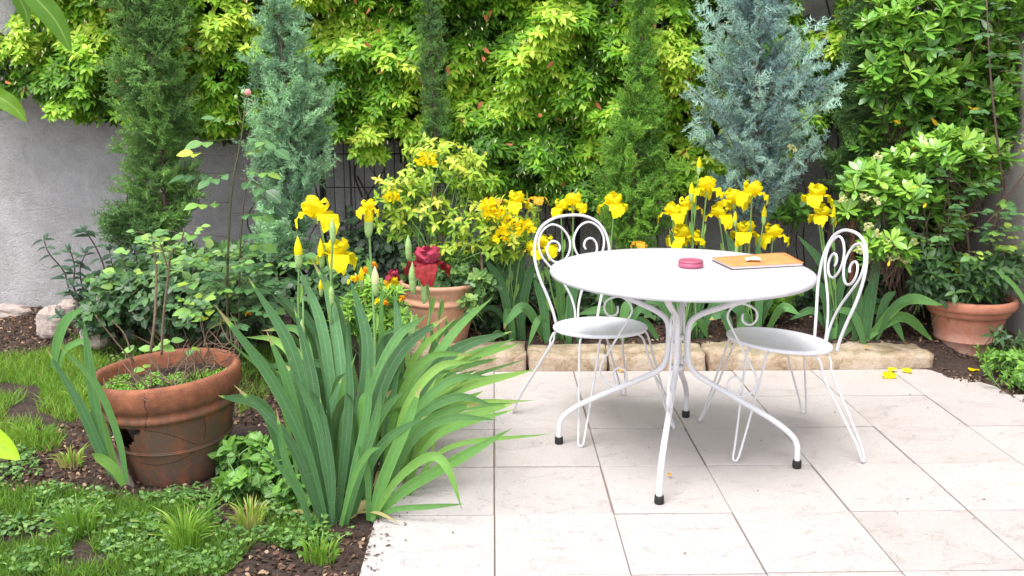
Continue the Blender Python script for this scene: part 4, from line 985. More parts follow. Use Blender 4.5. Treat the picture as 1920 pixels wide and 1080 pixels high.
for (x, y, n, t0, t1, rx, ry) in ((1770, 425, 9, .1, .4, 45, 25), (1825, 410, 9, .1, .45, 50, 40), (1880, 470, 8, .6, .9, 40, 25), (1810, 330, 6, .2, .6, 60, 30), (1895, 250, 8, .6, 1.0, 30, 50), (1830, 350, 6, .1, .5, 50, 40), (1850, 60, 9, .0, .4, 60, 60), (1900, 130, 6, .1, .5, 30, 60), (1900, 400, 6, .4, .8, 25, 60), (1840, 490, 6, .6, .95, 40, 20), (1860, 180, 5, .1, .5, 50, 40), (1790, 450, 6, .2, .6, 40, 20)):
    for k in range(n):
        p = at(x+random.uniform(-rx, rx), y+random.uniform(-ry, ry), random.uniform(4.62, 5.0)); p[0] = min(p[0], 2.70); a = random.random()*2*pi
        compound(ml, ms, p, np.array((cos(a), sin(a)*.5-.2, random.uniform(-.2, .4))), .048, 5, (t0, t1))
ml.obj('foliage', M['rose'], rr_); ms.obj('canes', M['bark'], rr_)

# rosemary and little plants bottom right
rm = thing('rosemary', 'small rosemary like tuft beside the foot of the right pot', 'plant', tuple(gr(1890, 720))); mb = MB(); ms = MB()
for k in range(34):
    p = gr(random.uniform(1850, 1940), random.uniform(680, 735)); q = p+np.array((random.uniform(-.09, .05), random.uniform(-.06, .06), random.uniform(.05, .13))); P = smooth_path([p, (p+q)/2+rng.normal(size=3)*.01, q], 5); tube(ms, P, .0015, 4)
    for s in range(3, len(P)):
        d = nrm((q-p)*1.0+.12*rng.normal(size=(4, 3))*1.2); mb.inst(L_lance, frames(d, rdir(4), np.stack([.03+0*d[:, 0], .028+0*d[:, 0], .03+0*d[:, 0]], 1)), np.tile(P[s], (4, 1)), .4+.4*rng.random(4))
mb.obj('foliage', M['mint'], rm); ms.obj('stems', M['stem_g'], rm)
shrub('seedling', 'small dark seedling standing between the right pot and the wall', 'plant', (1875, 690), 4.55, [(1870, 640, 22, 35, 4.6, .05), (1905, 640, 20, 20, 4.6, .05)], 'cover', L_jas, .05, 16, 4, 1.0, (.2, .6), ns=8, stem='stem_dark', zb=.0)
shrub('low_weeds', 'low green weeds in the bottom corner of the cream wall', 'plant', (1910, 690), 4.4, [(1900, 672, 40, 14, 4.45, .1), (1925, 700, 25, 25, 4.3, .1)], 'mint', L_round, .035, 60, 4, 1.0, (.2, .7), ns=8, stem='stem_g', zb=.0)

# ------------------------------------------------------------------ irises
def ribbon(mb, P, W, nrmdir, tint, fold=.12, m=16, base=.55, taper=.62, twist=0.):
    """sword leaf along P (control points), width W"""
    P = smooth_path(P, max(3, int(m/(len(P)-1)))); n = len(P); T = nrm(np.gradient(P, axis=0)); nd = nrm(nrmdir); V = []; U = []
    for i in range(n):
        t_ = i/(n-1); wv = W/2*(base+(1-base)*min(1, t_/.35))*(1 if t_ < taper else max(.03, 1-((t_-taper)/(1-taper))**1.7))
        c_ = nrm(nd+twist*t_*np.array((.6, 0, .8))); s = nrm(np.cross(T[i], c_)); nn = np.cross(s, T[i])
        for u in (-1, -.5, 0, .5, 1): V.append(P[i]+s*wv*u+nn*fold*wv*(abs(u)-.5)); U.append(u)
    F = [[i*5+k, i*5+k+1, (i+1)*5+k+1, (i+1)*5+k] for i in range(n-1) for k in range(4)]
    tv = np.full(n*5, float(tint)); q = random.random()
    if q < .30: tv[-5*max(1, int(n*random.uniform(.06, .16))):] = 2.2
    mb.add(V, F, tv, U)

def petal(mb, c, az_, kind, s, seed, tilt=0):
    nu, nv = 9, 15; V = []; F = []; T = []; e = np.array((cos(az_), sin(az_), 0)); sd = np.array((-sin(az_), cos(az_), 0)); up = np.array((0, 0, 1.))
    lp = 1+.10*sin(seed*2.7); dr = 1+.2*sin(seed*1.9+1)
    for j in range(nv+1):
        v_ = j/nv
        if kind == 'std':      # upright, arching in at the tip
            r = .006+.040*sin(pi*min(1, v_*.80)); z = (.078*v_**.9-.006)*lp; w_ = .003+.041*(sin(pi*min(1, .02+v_*.90))**.75); cup = .35
        else:                  # fall: runs out, then rolls over and hangs
            r = (.082*sin(min(1.75, v_*1.62)))*lp+.002; z = .016*sin(pi*min(1, v_*1.1))-.052*dr*v_**2.6; w_ = .004+.040*(sin(pi*min(1, .03+.91*v_**1.25))**.7); cup = -.15
        for i in range(nu):
            u = 2*i/(nu-1)-1; ruf = .0085*sin(seed*3+v_*19+u*1.5)*abs(u)**1.6*(.35+v_)+.0035*sin(v_*12+seed*2+u*4)*v_
            if kind == 'std': rr = r-cup*w_*u*u+ruf*1.1; zz = z+ruf*.5-.010*u*u
            else: rr = r+ruf*.35; zz = z+cup*w_*u*u+ruf*1.25
            V.append(c+s*(e*rr+sd*w_*u+up*zz)); T.append((.66 if kind == 'std' else .58)+.30*(v_-.5)+.16*sin(u*14+seed)-(.45 if kind != 'std' and v_ < .4 and abs(u) < .3 else 0))
    F = [[j*nu+i, j*nu+i+1, (j+1)*nu+i+1, (j+1)*nu+i] for j in range(nv) for i in range(nu-1)]
    mb.add(V, F, np.array(T))
def iris_flower(c, s, mats, parent, seed, wine=False):
    c = np.array(c); a0 = seed*1.3; f = MB()
    for k in range(3): petal(f, c, a0+k*2*pi/3, 'fall', s, seed+k)
    fl = f.obj('flower', mats[0], parent)
    f = MB()
    for k in range(3): petal(f, c, a0+pi/3+k*2*pi/3, 'std', s, seed*2+k)
    o = f.obj('standard_petals', mats[1], parent); o.parent = fl
    f = MB(); lathe(f, [(.0005, -.035), (.005, -.030), (.007, -.015), (.004, .0), (.0005, .004)], 8, o=c+np.array((0, 0, 0))); o = f.obj('calyx', M['sheath'], parent); o.parent = fl
    return fl
def iris_bud(c, s, mat, parent, d=(0, 0, 1), open_=False):
    c = np.array(c); d = nrm(np.array(d, float)); mb = MB(); P = smooth_path([c, c+d*.03*s, c+d*.06*s, c+d*.085*s], 4)
    tube(mb, P, np.array([.007, .0105, .0135, .013, .010, .005, .001])*s, 9, .7); b_ = mb.obj('bud', mat, parent)
    mb = MB(); P = smooth_path([c-d*.02*s, c+d*.0*s, c+d*.03*s], 4); tube(mb, P, np.array([.005, .0105, .0125, .0125])*s, 9); o = mb.obj('sheath', M['sheath'], parent); o.parent = b_
    return b_
def iris_stem(parent, P, r=.0065):
    mb = MB(); Q = smooth_path(P, 6); tube(mb, Q, np.linspace(r, r*.65, len(Q)), 8); st = mb.obj('flower_stem', M['stem_g'], parent)
    for s in (.45, .75):   # papery bracts hugging the stem
        mb = MB(); i = int(s*(len(Q)-2)); d = nrm(Q[i+1]-Q[i]); sd = random.choice((-1, 1)); ribbon(mb, [Q[i], Q[i]+d*.035+np.array((.006*sd, 0, 0)), Q[i]+d*.075+np.array((.013*sd, 0, 0))], .020, np.array((0, -1., 0)), .85, .5, 8); o = mb.obj('bract', M['iris'], parent); o.parent = st

# foreground clump
G = thing('iris_plant', 'large foreground clump of sword leaved irises with yellow flowers', 'iris', tuple(gr(660, 960)), 'irises')
mb = MB()
L_ = [ # control pixels base->tip, Ybase, Ytip, width, tint
 ([(612, 985), (572, 840), (503, 702), (403, 572)], 2.93, 2.90, .047, .42),
 ([(612, 985), (585, 840), (548, 660), (466, 521)], 2.96, 3.05, .050, .35),
 ([(620, 985), (600, 830), (584, 701), (552, 578)], 2.95, 3.05, .042, .22),
 ([(615, 985), (575, 850), (538, 713), (500, 621)], 2.94, 2.98, .036, .66),
 ([(605, 985), (560, 860), (515, 793), (439, 722)], 2.92, 2.85, .034, .38),
 ([(588, 1000), (565, 930), (535, 860), (518, 765)], 2.86, 2.84, .028, .55),
 ([(590, 1003), (560, 930), (520, 870), (486, 831)], 2.85, 2.80, .016, .50),
 ([(650, 930), (672, 800), (690, 650), (655, 520)], 3.15, 3.40, .052, .38),
 ([(640, 900), (660, 760), (640, 600), (583, 483)], 3.3, 3.7, .046, .32),
 ([(640, 900), (620, 720), (600, 600), (561, 503)], 3.2, 3.6, .046, .45),
 ([(650, 900), (640, 700), (625, 590), (600, 500)], 3.2, 3.7, .05, .40),
 ([(715, 880), (735, 740), (747, 620), (738, 547)], 3.3, 3.6, .046, .35),
 ([(690, 930), (700, 780), (750, 660), (839, 592)], 3.05, 3.15, .052, .18),
 ([(710, 920), (760, 760), (850, 625), (923, 558)], 3.15, 3.55, .038, .68),
 ([(720, 900), (770, 760), (850, 660), (960, 621)], 3.2, 3.4, .056, .35),
 ([(715, 900), (745, 760), (800, 672), (888, 665)], 3.2, 3.3, .032, .85),
 ([(720, 920), (760, 770), (820, 690), (890, 678)], 3.1, 3.2, .034, .90),
 ([(720, 920), (770, 790), (840, 715), (918, 705)], 3.1, 3.2, .036, .55),
 ([(700, 940), (770, 800), (850, 745), (927, 760)], 3.05, 3.1, .036, .55),
 ([(705, 940), (760, 820), (840, 770), (905, 757)], 3.08, 3.1, .03, .65),
 ([(700, 960), (770, 830), (840, 785), (932, 787)], 3.0, 3.0, .034, .6),
 ([(695, 972), (760, 918), (860, 860), (960, 803)], 2.97, 2.95, .042, .72),
 ([(695, 972), (740, 905), (790, 862), (822, 858), (845, 890), (866, 955)], 2.96, 2.86, .034, .72),
 ([(699, 968), (740, 955), (802, 950), (871, 945)], 2.97, 2.90, .022, .68),
 ([(695, 972), (715, 910), (760, 800), (790, 722)], 2.95, 3.0, .044, .80),
 ([(647, 980), (672, 890), (700, 800), (716, 730)], 2.93, 2.95, .036, .45),
 ([(640, 980), (665, 880), (690, 760), (689, 661)], 2.93, 3.0, .034, .62),
 ([(632, 985), (645, 860), (655, 740), (650, 620)], 2.95, 3.1, .036, .45),
 ([(622, 988), (622, 900), (612, 820), (600, 745)], 2.92, 2.95, .03, .35),
 ([(637, 988), (662, 900), (690, 850), (715, 838)], 2.91, 2.9, .022, .65),
 ([(655, 975), (680, 860), (720, 770), (760, 730)], 2.97, 3.0, .034, .58),
 ([(660, 970), (690, 880), (730, 820), (800, 780)], 2.98, 2.98, .034, .62),
 ([(690, 970), (690, 900), (680, 860), (672, 835)], 2.95, 2.95, .026, .55),
 ([(628, 985), (612, 880), (590, 780), (545, 690)], 2.93, 2.95, .034, .5),
 ([(650, 960), (690, 760), (740, 640), (800, 590)], 3.05, 3.3, .04, .5),
 ([(600, 860), (585, 700), (560, 620), (490, 620)], 3.4, 3.6, .035, .75),
 ([(590, 860), (560, 700), (520, 640), (460, 632)], 3.4, 3.7, .032, .8),
]
for pts, y0, y1, W, ti in L_:
    k = len(pts); P = [at(x, y, y0+(y1-y0)*i/(k-1)) for i, (x, y) in enumerate(pts)]
    g0 = gr(*pts[0]); P[0] = np.array((P[0][0], P[0][1], max(P[0][2]-.01, -.01)))
    ribbon(mb, P, W*.88, np.array((random.uniform(-.5, .5), -1, .1)), ti-.06, .16, 18)
for k in range(100):
    bx = random.uniform(-.74, -.30) if k % 3 else random.uniform(-.50, -.26); by = random.uniform(2.98, 3.95); h = random.uniform(.34, .66) + .09*(by-3.2)
    if bx > -.42 and by < 3.1: by = random.uniform(3.1, 3.7)
    out = (bx+.52)*1.1+random.uniform(-.13, .13)
    out = max(out, -.17)
    if bx > -.42: out += random.uniform(-.02, .06); h *= .80
    dy = random.uniform(-.12, .15); p0 = np.array((bx, by, -.01)); p2 = np.array((bx+out*1.2, by+dy, h*random.uniform(.72, 1.0))); tn = random.uniform(.1, .6) if bx < -.42 else random.uniform(.4, 1.0); p1 = np.array((bx+out*.35, by+dy*.4, h*.62))
    ribbon(mb, [p0, p1, p2], random.choice((.018, .026, .032, .038, .042)), np.array((random.uniform(-2.2, 2.2), -1, .1)), tn, .14, 14)
for k in range(16):
    a = random.uniform(0, 2*pi); b0 = np.array((random.uniform(-.62, -.36), random.uniform(2.95, 3.2), .0)); l = random.uniform(.08, .22); ribbon(mb, [b0, b0+np.array((cos(a)*l*.5, sin(a)*l*.5, .03)), b0+np.array((cos(a)*l, sin(a)*l, .008))], .014, np.array((0, -.4, 1.)), 2.2, .1, 8)
mb.obj('leaves', M['iris'], G)
Yf = 3.66
def fpt(x, y, Yv=Yf): return at(x, y, Yv)
iris_stem(G, [fpt(650, 850, 3.5), fpt(632, 680), fpt(626, 560), fpt(602, 425)])
iris_stem(G, [fpt(640, 850, 3.5), fpt(622, 620), fpt(622, 500)], .006)
iris_stem(G, [fpt(625, 900, 3.3), fpt(624, 700, 3.5), fpt(620, 560, 3.5), fpt(624, 440, 3.5)], .006)
iris_stem(G, [fpt(700, 850, 3.4), fpt(703, 650, 3.5), fpt(697, 520, 3.55), fpt(692, 432, 3.55)], .006)
iris_stem(G, [fpt(590, 850, 3.4), fpt(562, 620, 3.5), fpt(560, 490, 3.5)], .005)
iris_stem(G, [fpt(570, 700, 3.5), fpt(568, 560, 3.5)], .004)
iris_flower(fpt(594, 404), 1.04, (M['p_yellow'], M['p_yellow']), G, 1.0); iris_flower(fpt(632, 478), .92, (M['p_yellow'], M['p_yellow']), G, 2.2)
iris_bud(fpt(603, 492), 1.1, M['p_yellow'], G); iris_bud(fpt(691, 432, 3.55), 1.35, M['p_yellow'], G, (.05, 0, 1)); iris_bud(fpt(560, 492, 3.5), 1.15, M['p_yellow'], G)
iris_bud(fpt(624, 448, 3.5), .9, M['sheath'], G); iris_bud(fpt(567, 640, 3.5), 1.0, M['sheath'], G); iris_bud(fpt(622, 565, 3.5), .8, M['sheath'], G); iris_bud(fpt(704, 545, 3.5), 1.1, M['p_cream'], G)
iris_bud(fpt(678, 535, 3.8), .9, M['p_yellow'], G); iris_bud(fpt(602, 550, 3.8), .7, M['p_yellow'], G)
iris_flower(fpt(690, 392, 3.55), .5, (M['p_yellow'], M['p_yellow']), G, 3.1)

W_ = thing('iris_plant', 'single wine red iris in front of the orange pot', 'iris', tuple(gr(790, 790)), 'irises')
iris_stem(W_, [at(765, 800, 3.6), at(782, 680, 3.65), at(806, 590, 3.7), at(800, 520, 3.7)], .006); iris_stem(W_, [at(755, 800, 3.6), at(770, 650, 3.65), at(775, 590, 3.68)], .004)
iris_stem(W_, [at(815, 760, 3.8), at(822, 620, 3.85), at(826, 560, 3.85)], .004)
iris_flower(at(801, 496, 3.7), 1.02, (M['p_wine_dark'], M['p_wine']), W_, 3.625)
iris_bud(at(773, 640, 3.65), 1.15, M['sheath'], W_); iris_bud(at(774, 540, 3.68), 1.2, M['sheath'], W_); iris_bud(at(795, 560, 3.7), 1.0, M['sheath'], W_); iris_bud(at(766, 480, 3.8), 1.0, M['sheath'], W_)
mb = MB()
for (pts, W) in (([(740, 850), (750, 700), (738, 600)], .035), ([(800, 820), (820, 700), (805, 600)], .028), ([(770, 830), (830, 700), (838, 590)], .028)):
    ribbon(mb, [at(x, y, 3.7) for x, y in pts], W, np.array((.2, -1, .1)), .4, .14, 14)
mb.obj('leaves', M['iris'], W_)

# left iris by the broken pot
Lf = thing('iris_plant', 'few tall iris leaves leaning left of the broken pot', 'iris', tuple(gr(230, 905)), 'irises'); mb = MB()
for pts, y0, y1, W, ti in (([(225, 905), (190, 850), (150, 760), (88, 655)], 3.16, 3.12, .034, .35), ([(208, 890), (185, 800), (170, 700), (157, 600)], 3.15, 3.18, .036, .55), ([(238, 905), (222, 820), (180, 720), (112, 650)], 3.12, 3.12, .028, .45),
                           ([(232, 910), (215, 880), (190, 860), (172, 850)], 3.14, 3.1, .036, .75), ([(225, 900), (205, 830), (190, 770)], 3.18, 3.2, .022, .8)):
    k = len(pts); ribbon(mb, [at(x, y, y0+(y1-y0)*i/(k-1)) for i, (x, y) in enumerate(pts)], W, np.array((random.uniform(-.3, .3), -1, .1)), ti, .16, 16)
mb.obj('leaves', M['iris'], Lf)
Lf = thing('iris_plant', 'bent iris leaf at the edge of the grass by the pale rock', 'iris', tuple(gr(105, 700)), 'irises'); mb = MB()
for pts, W in (([(100, 690), (108, 640), (125, 600), (160, 575)], .05), ([(110, 700), (118, 660), (150, 640), (170, 645)], .03)): ribbon(mb, [at(x, y, 4.5) for x, y in pts], W, np.array((0, -1, .4)), .55, .14, 14)
mb.obj('leaves', M['iris'], Lf)

# irises of the back bed
yel = (M['p_yellow'], M['p_yellow'])
def bed_iris(label, bx, by, Yb, leaves, flowers, buds=(), wilt=()):
    b0 = at(bx, by, Yb); b0[2] = float(gz(b0[0], b0[1])); t_ = thing('iris_plant', label, 'iris', tuple(b0), 'irises'); mb = MB()
    for (tx, ty, W, ti, mx) in leaves:
        st = b0+np.array((random.uniform(-.06, .06)+(tx-bx)/360*.12, random.uniform(-.05, .05), 0)); tp = at(tx, ty, Yb+random.uniform(-.12, .05)); mid = np.array((st[0]+(tp[0]-st[0])*(.35+mx*.2), (st[1]+tp[1])/2, b0[2]+(tp[2]-b0[2])*.6+mx*.13+.02))
        ribbon(mb, [st, mid, tp], W, np.array((random.uniform(-.5, .5), -1, .3)), ti, .14, 14)
    if leaves: mb.obj('leaves', M['iris'], t_)
    for i, (fx, fy, s) in enumerate(flowers):
        c_ = at(fx, fy, Yb-.02+random.uniform(-.06, .06)); r0 = b0+np.array((random.uniform(-.05, .05), 0, 0)); iris_stem(t_, [r0, (r0*.4+c_*.6)+np.array((random.uniform(-.02, .02), 0, -.05)), c_-np.array((0, 0, .03))], .006); iris_flower(c_, s*.86, yel, t_, fx*.37+fy)
    for (fx, fy, s) in buds:
        c_ = at(fx, fy, Yb-.05); r0 = b0+np.array((random.uniform(-.05, .05), 0, 0)); iris_stem(t_, [r0, (r0*.4+c_*.6), c_], .005); iris_bud(c_, s, M['p_yellow'], t_)
    for (fx, fy, s) in wilt:
        c_ = at(fx, fy, Yb-.05); r0 = b0+np.array((.03, 0, 0)); iris_stem(t_, [r0, (r0*.4+c_*.6), c_], .004); mb = MB()
        for k in range(4): petal(mb, c_, k*1.6, 'fall', s*.6, k+fx)
        tag(mb.obj('wilted_flower', M['p_wilt'], t_))
bed_iris('yellow irises in the bed left of the left chair back', 965, 640, 4.95, [(905, 480, .045, .3, 0), (930, 490, .05, .35, 0), (960, 470, .05, .4, 0), (985, 450, .045, .3, 0), (1010, 480, .045, .3, 0), (880, 590, .03, .5, .5), (905, 700, .03, .5, .9), (945, 618, .04, .55, .8)], [(968, 380, .95)], [(980, 440, .9)], [(1008, 372, 1.0), (932, 375, .8)])
bed_iris('yellow irises seen through the scrolls of the left chair', 1050, 640, 4.9, [(1000, 520, .05, .4, 0), (1040, 490, .05, .45, 0), (1085, 500, .05, .4, 0), (1120, 520, .045, .35, 0), (945, 612, .05, .55, .9), (1150, 600, .04, .5, .5), (990, 650, .035, .5, .9)], [(1075, 383, 1.0), (1052, 392, .8), (1022, 462, 1.0), (1000, 470, .8)])
bed_iris('yellow iris standing alone left of the centre conifer', 1165, 640, 4.95, [(1110, 540, .045, .4, 0), (1180, 560, .05, .5, 0), (1230, 600, .04, .55, .6), (1080, 590, .04, .6, .4), (1245, 655, .035, .55, .9)], [(1151, 385, 1.05)], [], [(1198, 456, .9)])
bed_iris('tall cluster of yellow irises just behind the table, left group', 1290, 640, 4.95, [(1255, 430, .05, .25, 0), (1320, 440, .05, .3, 0), (1240, 520, .045, .35, 0), (1340, 500, .045, .3, 0), (1200, 570, .04, .5, .5), (1370, 575, .045, .5, .5), (1290, 560, .05, .4, 0), (1330, 640, .04, .55, .8)], [(1288, 390, 1.05), (1262, 402, .95), (1275, 445, 1.1), (1300, 448, .8), (1325, 355, 1.05)], [(1310, 322, .9), (1296, 372, 1.0)])
bed_iris('tall cluster of yellow irises just behind the table, right group', 1400, 640, 4.95, [(1360, 430, .045, .25, 0), (1420, 450, .045, .3, 0), (1350, 560, .05, .4, 0), (1450, 560, .05, .35, 0), (1400, 580, .06, .45, 0), (1330, 600, .05, .5, .4), (1500, 590, .05, .5, .5), (1475, 705, .04, .6, .9), (1380, 640, .05, .5, .8)], [(1350, 405, 1.05), (1376, 378, 1.05), (1410, 364, 1.1), (1397, 437, 1.1), (1449, 443, 1.05)], [(1432, 415, 1.0), (1378, 420, .8), (1381, 470, .9)])
bed_iris('yellow iris rising behind the right chair', 1560, 640, 4.95, [(1495, 440, .045, .2, 0), (1530, 520, .045, .25, 0), (1500, 520, .04, .3, 0), (1620, 520, .05, .35, .1), (1590, 500, .045, .35, 0), (1660, 565, .05, .35, .4), (1700, 600, .05, .45, .6), (1550, 600, .06, .6, 0), (1480, 600, .04, .5, .5)], [(1531, 368, 1.05), (1540, 405, .95)], [(1562, 412, .9)])
bed_iris('low spreading iris leaves arching over the kerb before the right pot', 1620, 640, 4.85, [(1768, 572, .055, .6, .6), (1750, 640, .055, .6, .9), (1698, 645, .045, .6, .9), (1640, 520, .06, .45, 0), (1680, 545, .045, .4, .2), (1600, 520, .05, .4, 0), (1720, 560, .03, .4, .3), (1560, 580, .04, .5, .2), (1650, 470, .05, .35, 0)], [])
ribm = MB(); ir = thing('iris_leaf_shoot', 'narrow sword leaf hanging at the right border above the pot', 'plant', tuple(at(1935, 610, 4.3)))
ribbon(ribm, [at(1940, 600, 4.3), at(1905, 540, 4.3), at(1862, 502, 4.3)], .022, np.array((0, -1, .2)), .6, .14, 12); ribm.obj('leaf', M['iris'], ir)

# wallflowers between clump and middle pot
wf, _ = shrub('wallflower', 'small orange and yellow wallflowers left of the orange pot', 'flowering plant', (720, 660), 4.5,
    [(720, 580, 45, 50, 4.45, .12), (690, 550, 35, 35, 4.5, .1), (740, 620, 40, 40, 4.4, .12), (660, 600, 40, 40, 4.5, .1)], 'mint', L_lance, .05, 300, 6, .8, (.3, 1.), up=.9, ns=30, stem='stem_g', zb=.0, sr=.003)
for (fx, fy, mm, s) in ((738, 518, 'p_wine', .6), (733, 525, 'p_orange', .5), (688, 510, 'p_orange', .5), (663, 525, 'p_yellow', .45), (738, 530, 'p_yellow', .55), (710, 567, 'p_yellow', .4), (722, 570, 'p_orange', .35), (700, 498, 'p_orange', .4), (672, 522, 'p_orange', .35), (755, 560, 'p_orange', .3), (708, 540, 'p_yellow', .3), (466, 588, 'p_orange', .25)):
    c_ = at(fx, fy, 4.3); mb = MB()
    for k in range(5): petal(mb, c_, k*2*pi/5, 'fall' if k % 2 else 'std', s*.72, k+fx)
    mb.obj('flower', M[mm], wf)

# ------------------------------------------------------------------ mint and lawn
shrub('mint_plant', 'round leaved mint cushion between the broken pot and the irises', 'plant', (480, 900), 3.35,
    [(470, 850, 60, 32, 3.35, .14), (520, 870, 45, 40, 3.25, .12), (430, 850, 28, 25, 3.35, .08), (560, 920, 45, 30, 3.1, .1), (450, 905, 50, 20, 3.15, .1)], 'mint', L_round, .043, 330, 4, 1.0, (-.1, .6), up=.7, ns=30, zb=0., stem='stem_g', sr=.002, fwd=.1)

def in_poly(x, y, poly):
    c_ = np.zeros(len(x), bool); j = len(poly)-1
    for i in range(len(poly)):
        xi, yi = poly[i]; xj, yj = poly[j]
        k = ((yi > y) != (yj > y)) & (x < (xj-xi)*(y-yi)/(yj-yi+1e-12)+xi); c_ ^= k; j = i
    return c_
def wpoly(pp): return [tuple(gr(x, y)[:2]) for x, y in pp]
def scat(poly, n):
    a = np.array(poly); x = a[:, 0].min()+np.ptp(a[:, 0])*rng.random(n); y = a[:, 1].min()+np.ptp(a[:, 1])*rng.random(n); k = in_poly(x, y, poly); return x[k], y[k]
def blades(mb, x, y, h, wd, tint, lean=.55):
    n = len(x); P = np.stack([x, y, gz(x, y)-.003], 1); d = nrm(np.stack([lean*rng.normal(size=n), lean*rng.normal(size=n), 1+0*x], 1))
    hh = h*(.5+.9*rng.random(n)); mb.inst(L_blade, frames(d, rdir(n, -.3, .3), np.stack([wd+0*x, hh, hh], 1)), P, tint)
mb = MB()
lawn = wpoly([(-80, 690), (60, 672), (150, 655), (215, 700), (200, 780), (150, 830), (70, 850), (-120, 860)])
x, y = scat(lawn, 26000); k = fbm(x, y, 4, 3, 1) > .26; x, y = x[k], y[k]; blades(mb, x, y, .06, .0035, .5+.35*rng.random(len(x))+.2*(fbm(x, y, 3)-.45))
low = wpoly([(-200, 930), (100, 915), (260, 940), (420, 925), (520, 940), (620, 1000), (560, 1030), (480, 1010), (420, 1090), (-300, 1100)])
x, y = scat(low, 32000); k = fbm(x, y, 5, 3, 2) > .40; x, y = x[k], y[k]; blades(mb, x, y, .05, .003, .2+.55*rng.random(len(x)))
x, y = scat(wpoly([(440, 640), (560, 680), (500, 760), (440, 780), (440, 700)]), 2500); blades(mb, x, y, .06, .0032, .5+.3*rng.random(len(x)))
far = wpoly([(130, 640), (400, 625), (560, 700), (440, 720), (200, 700)]); x, y = scat(far, 3000); blades(mb, x, y, .06, .0035, .4+.4*rng.random(len(x)))
tag(mb.obj('grass', M['grass']), 'short green grass growing over the soil at left', 'grass', kind='stuff')
# tufts one can tell apart
for (px_, py_, n, h, r, ti, lab) in ((350, 1040, 150, .17, .035, .62, 'tall fresh grass tuft in the bottom foreground'), (150, 1000, 110, .13, .05, .5, 'spreading grass tuft at the lower left'), (380, 1000, 60, .14, .03, .4, 'thin grass tuft beside the larger foreground one'),
                            (470, 985, 90, .10, .04, .93, 'straw coloured grass tuft in front of the mint'), (600, 1040, 120, .07, .05, .6, 'small tuft at the foot of the iris clump beside the tile corner'), (135, 870, 60, .09, .04, .9, 'dry yellowish tuft on the bare soil left of the pot'), (60, 830, 90, .10, .06, .65, 'bushy lawn tuft near the left border'), (150, 760, 80, .09, .05, .7, 'light green lawn tuft left of the iris leaves')):
    mb = MB(); g0 = gr(px_, py_); n_ = n; a = rng.random(n_)*2*pi; rr = r*np.sqrt(rng.random(n_)); x = g0[0]+rr*np.cos(a); y = g0[1]+rr*np.sin(a)
    for q in range(n_):
        d = np.array((cos(a[q])*rr[q]/r, sin(a[q])*rr[q]/r, 0)); hh = h*random.uniform(.45, 1.1); p0 = np.array((x[q], y[q], float(gz(x[q], y[q]))-.004)); ben = random.uniform(.25, .8)
        P = [p0, p0+d*hh*.25*ben+np.array((0, 0, hh*.6)), p0+d*hh*ben+np.array((0, 0, hh*(1-.35*ben)))]; ribbon(mb, P, .0045, np.array((random.uniform(-1, 1), -1, .2)), ti+random.uniform(-.15, .15), .1, 5)
    tag(mb.obj('grass_tuft', M['grass']), lab, 'grass tuft', 'grass tufts at left')
# weeds: small round and lance leaves
mb = MB()
for poly, n in ((low, 4600), (wpoly([(240, 900), (640, 930), (660, 1010), (560, 1040), (300, 960)]), 1400), (wpoly([(0, 850), (60, 840), (80, 900), (-60, 930)]), 500), (wpoly([(150, 660), (480, 640), (480, 720), (200, 720)]), 700)):
    x, y = scat(poly, n); k = fbm(x, y, 9, 3, 7) > .42; x, y = x[k], y[k]; n_ = len(x); z = gz(x, y)+.008+.035*rng.random(n_)
    for q in range(3): d = rdir(n_, -.1, .6); mb.inst(L_round if q else L_lance, frames(d, nrm(rdir(n_, .3, 1)+np.array((0, -.3, .5))), .009+.015*rng.random(n_)), np.stack([x, y, z], 1), .1+.85*rng.random(n_))
tag(mb.obj('weeds', M['weed']), 'low leafy weeds mixed into the grass at left', 'weeds', kind='stuff')
# litter
mb = MB()
soils = [wpoly([(-60, 580), (130, 575), (150, 660), (60, 690), (-100, 700)]), wpoly([(-100, 840), (220, 780), (420, 900), (640, 960), (690, 990), (660, 1090), (380, 1090), (250, 940), (-150, 940)]), wpoly([(430, 690), (560, 700), (560, 800), (430, 800)]), wpoly([(560, 800), (740, 700), (730, 960), (600, 960)]),
         [(-.2, 4.85), (2.75, 4.85), (2.75, 5.4), (-.2, 5.4)], [(2.25, 4.45), (2.8, 4.2), (2.8, 4.95), (2.25, 4.95)], [(2.42, 3.95), (2.8, 3.7), (2.8, 4.5), (2.3, 4.62)]]
for poly, n in zip(soils, (5200, 9000, 1800, 2600, 4000, 1600, 500)):
    x, y = scat(poly, n); n_ = len(x); z = np.maximum(gz(x, y), np.where((x > -.4) & (y < 4.63), .001, -1))+.003+.006*rng.random(n_)
    mb.inst(L_lance, frames(nrm(rdir(n_, -.25, .25)), nrm(rdir(n_, .4, 1)), np.stack([.02+.035*rng.random(n_), .006+.022*rng.random(n_), .03+0*x], 1)), np.stack([x, y, z], 1), rng.random(n_)**1.6)
# crumbs strewn thinly over the patio edges
n_ = 45; x = -.38+3.1*rng.random(n_); y = 2.6+2*rng.random(n_); mb.inst(L_round, frames(rdir(n_, -.2, .2), nrm(rdir(n_, .6, 1)), .004+.006*rng.random(n_)), np.stack([x, y, .004+0*x], 1), .3*rng.random(n_))
x = -.40+.12*rng.random(260)**2; y = 2.6+2*rng.random(260); mb.inst(L_lance, frames(rdir(260, -.2, .2), nrm(rdir(260, .6, 1)), .01+.012*rng.random(260)), np.stack([x, y, .004+0*x], 1), .4*rng.random(260))
tag(mb.obj('leaf_litter', M['dead']), 'brown dead leaves and bark crumbs lying on the soil', 'leaf litter', kind='stuff')
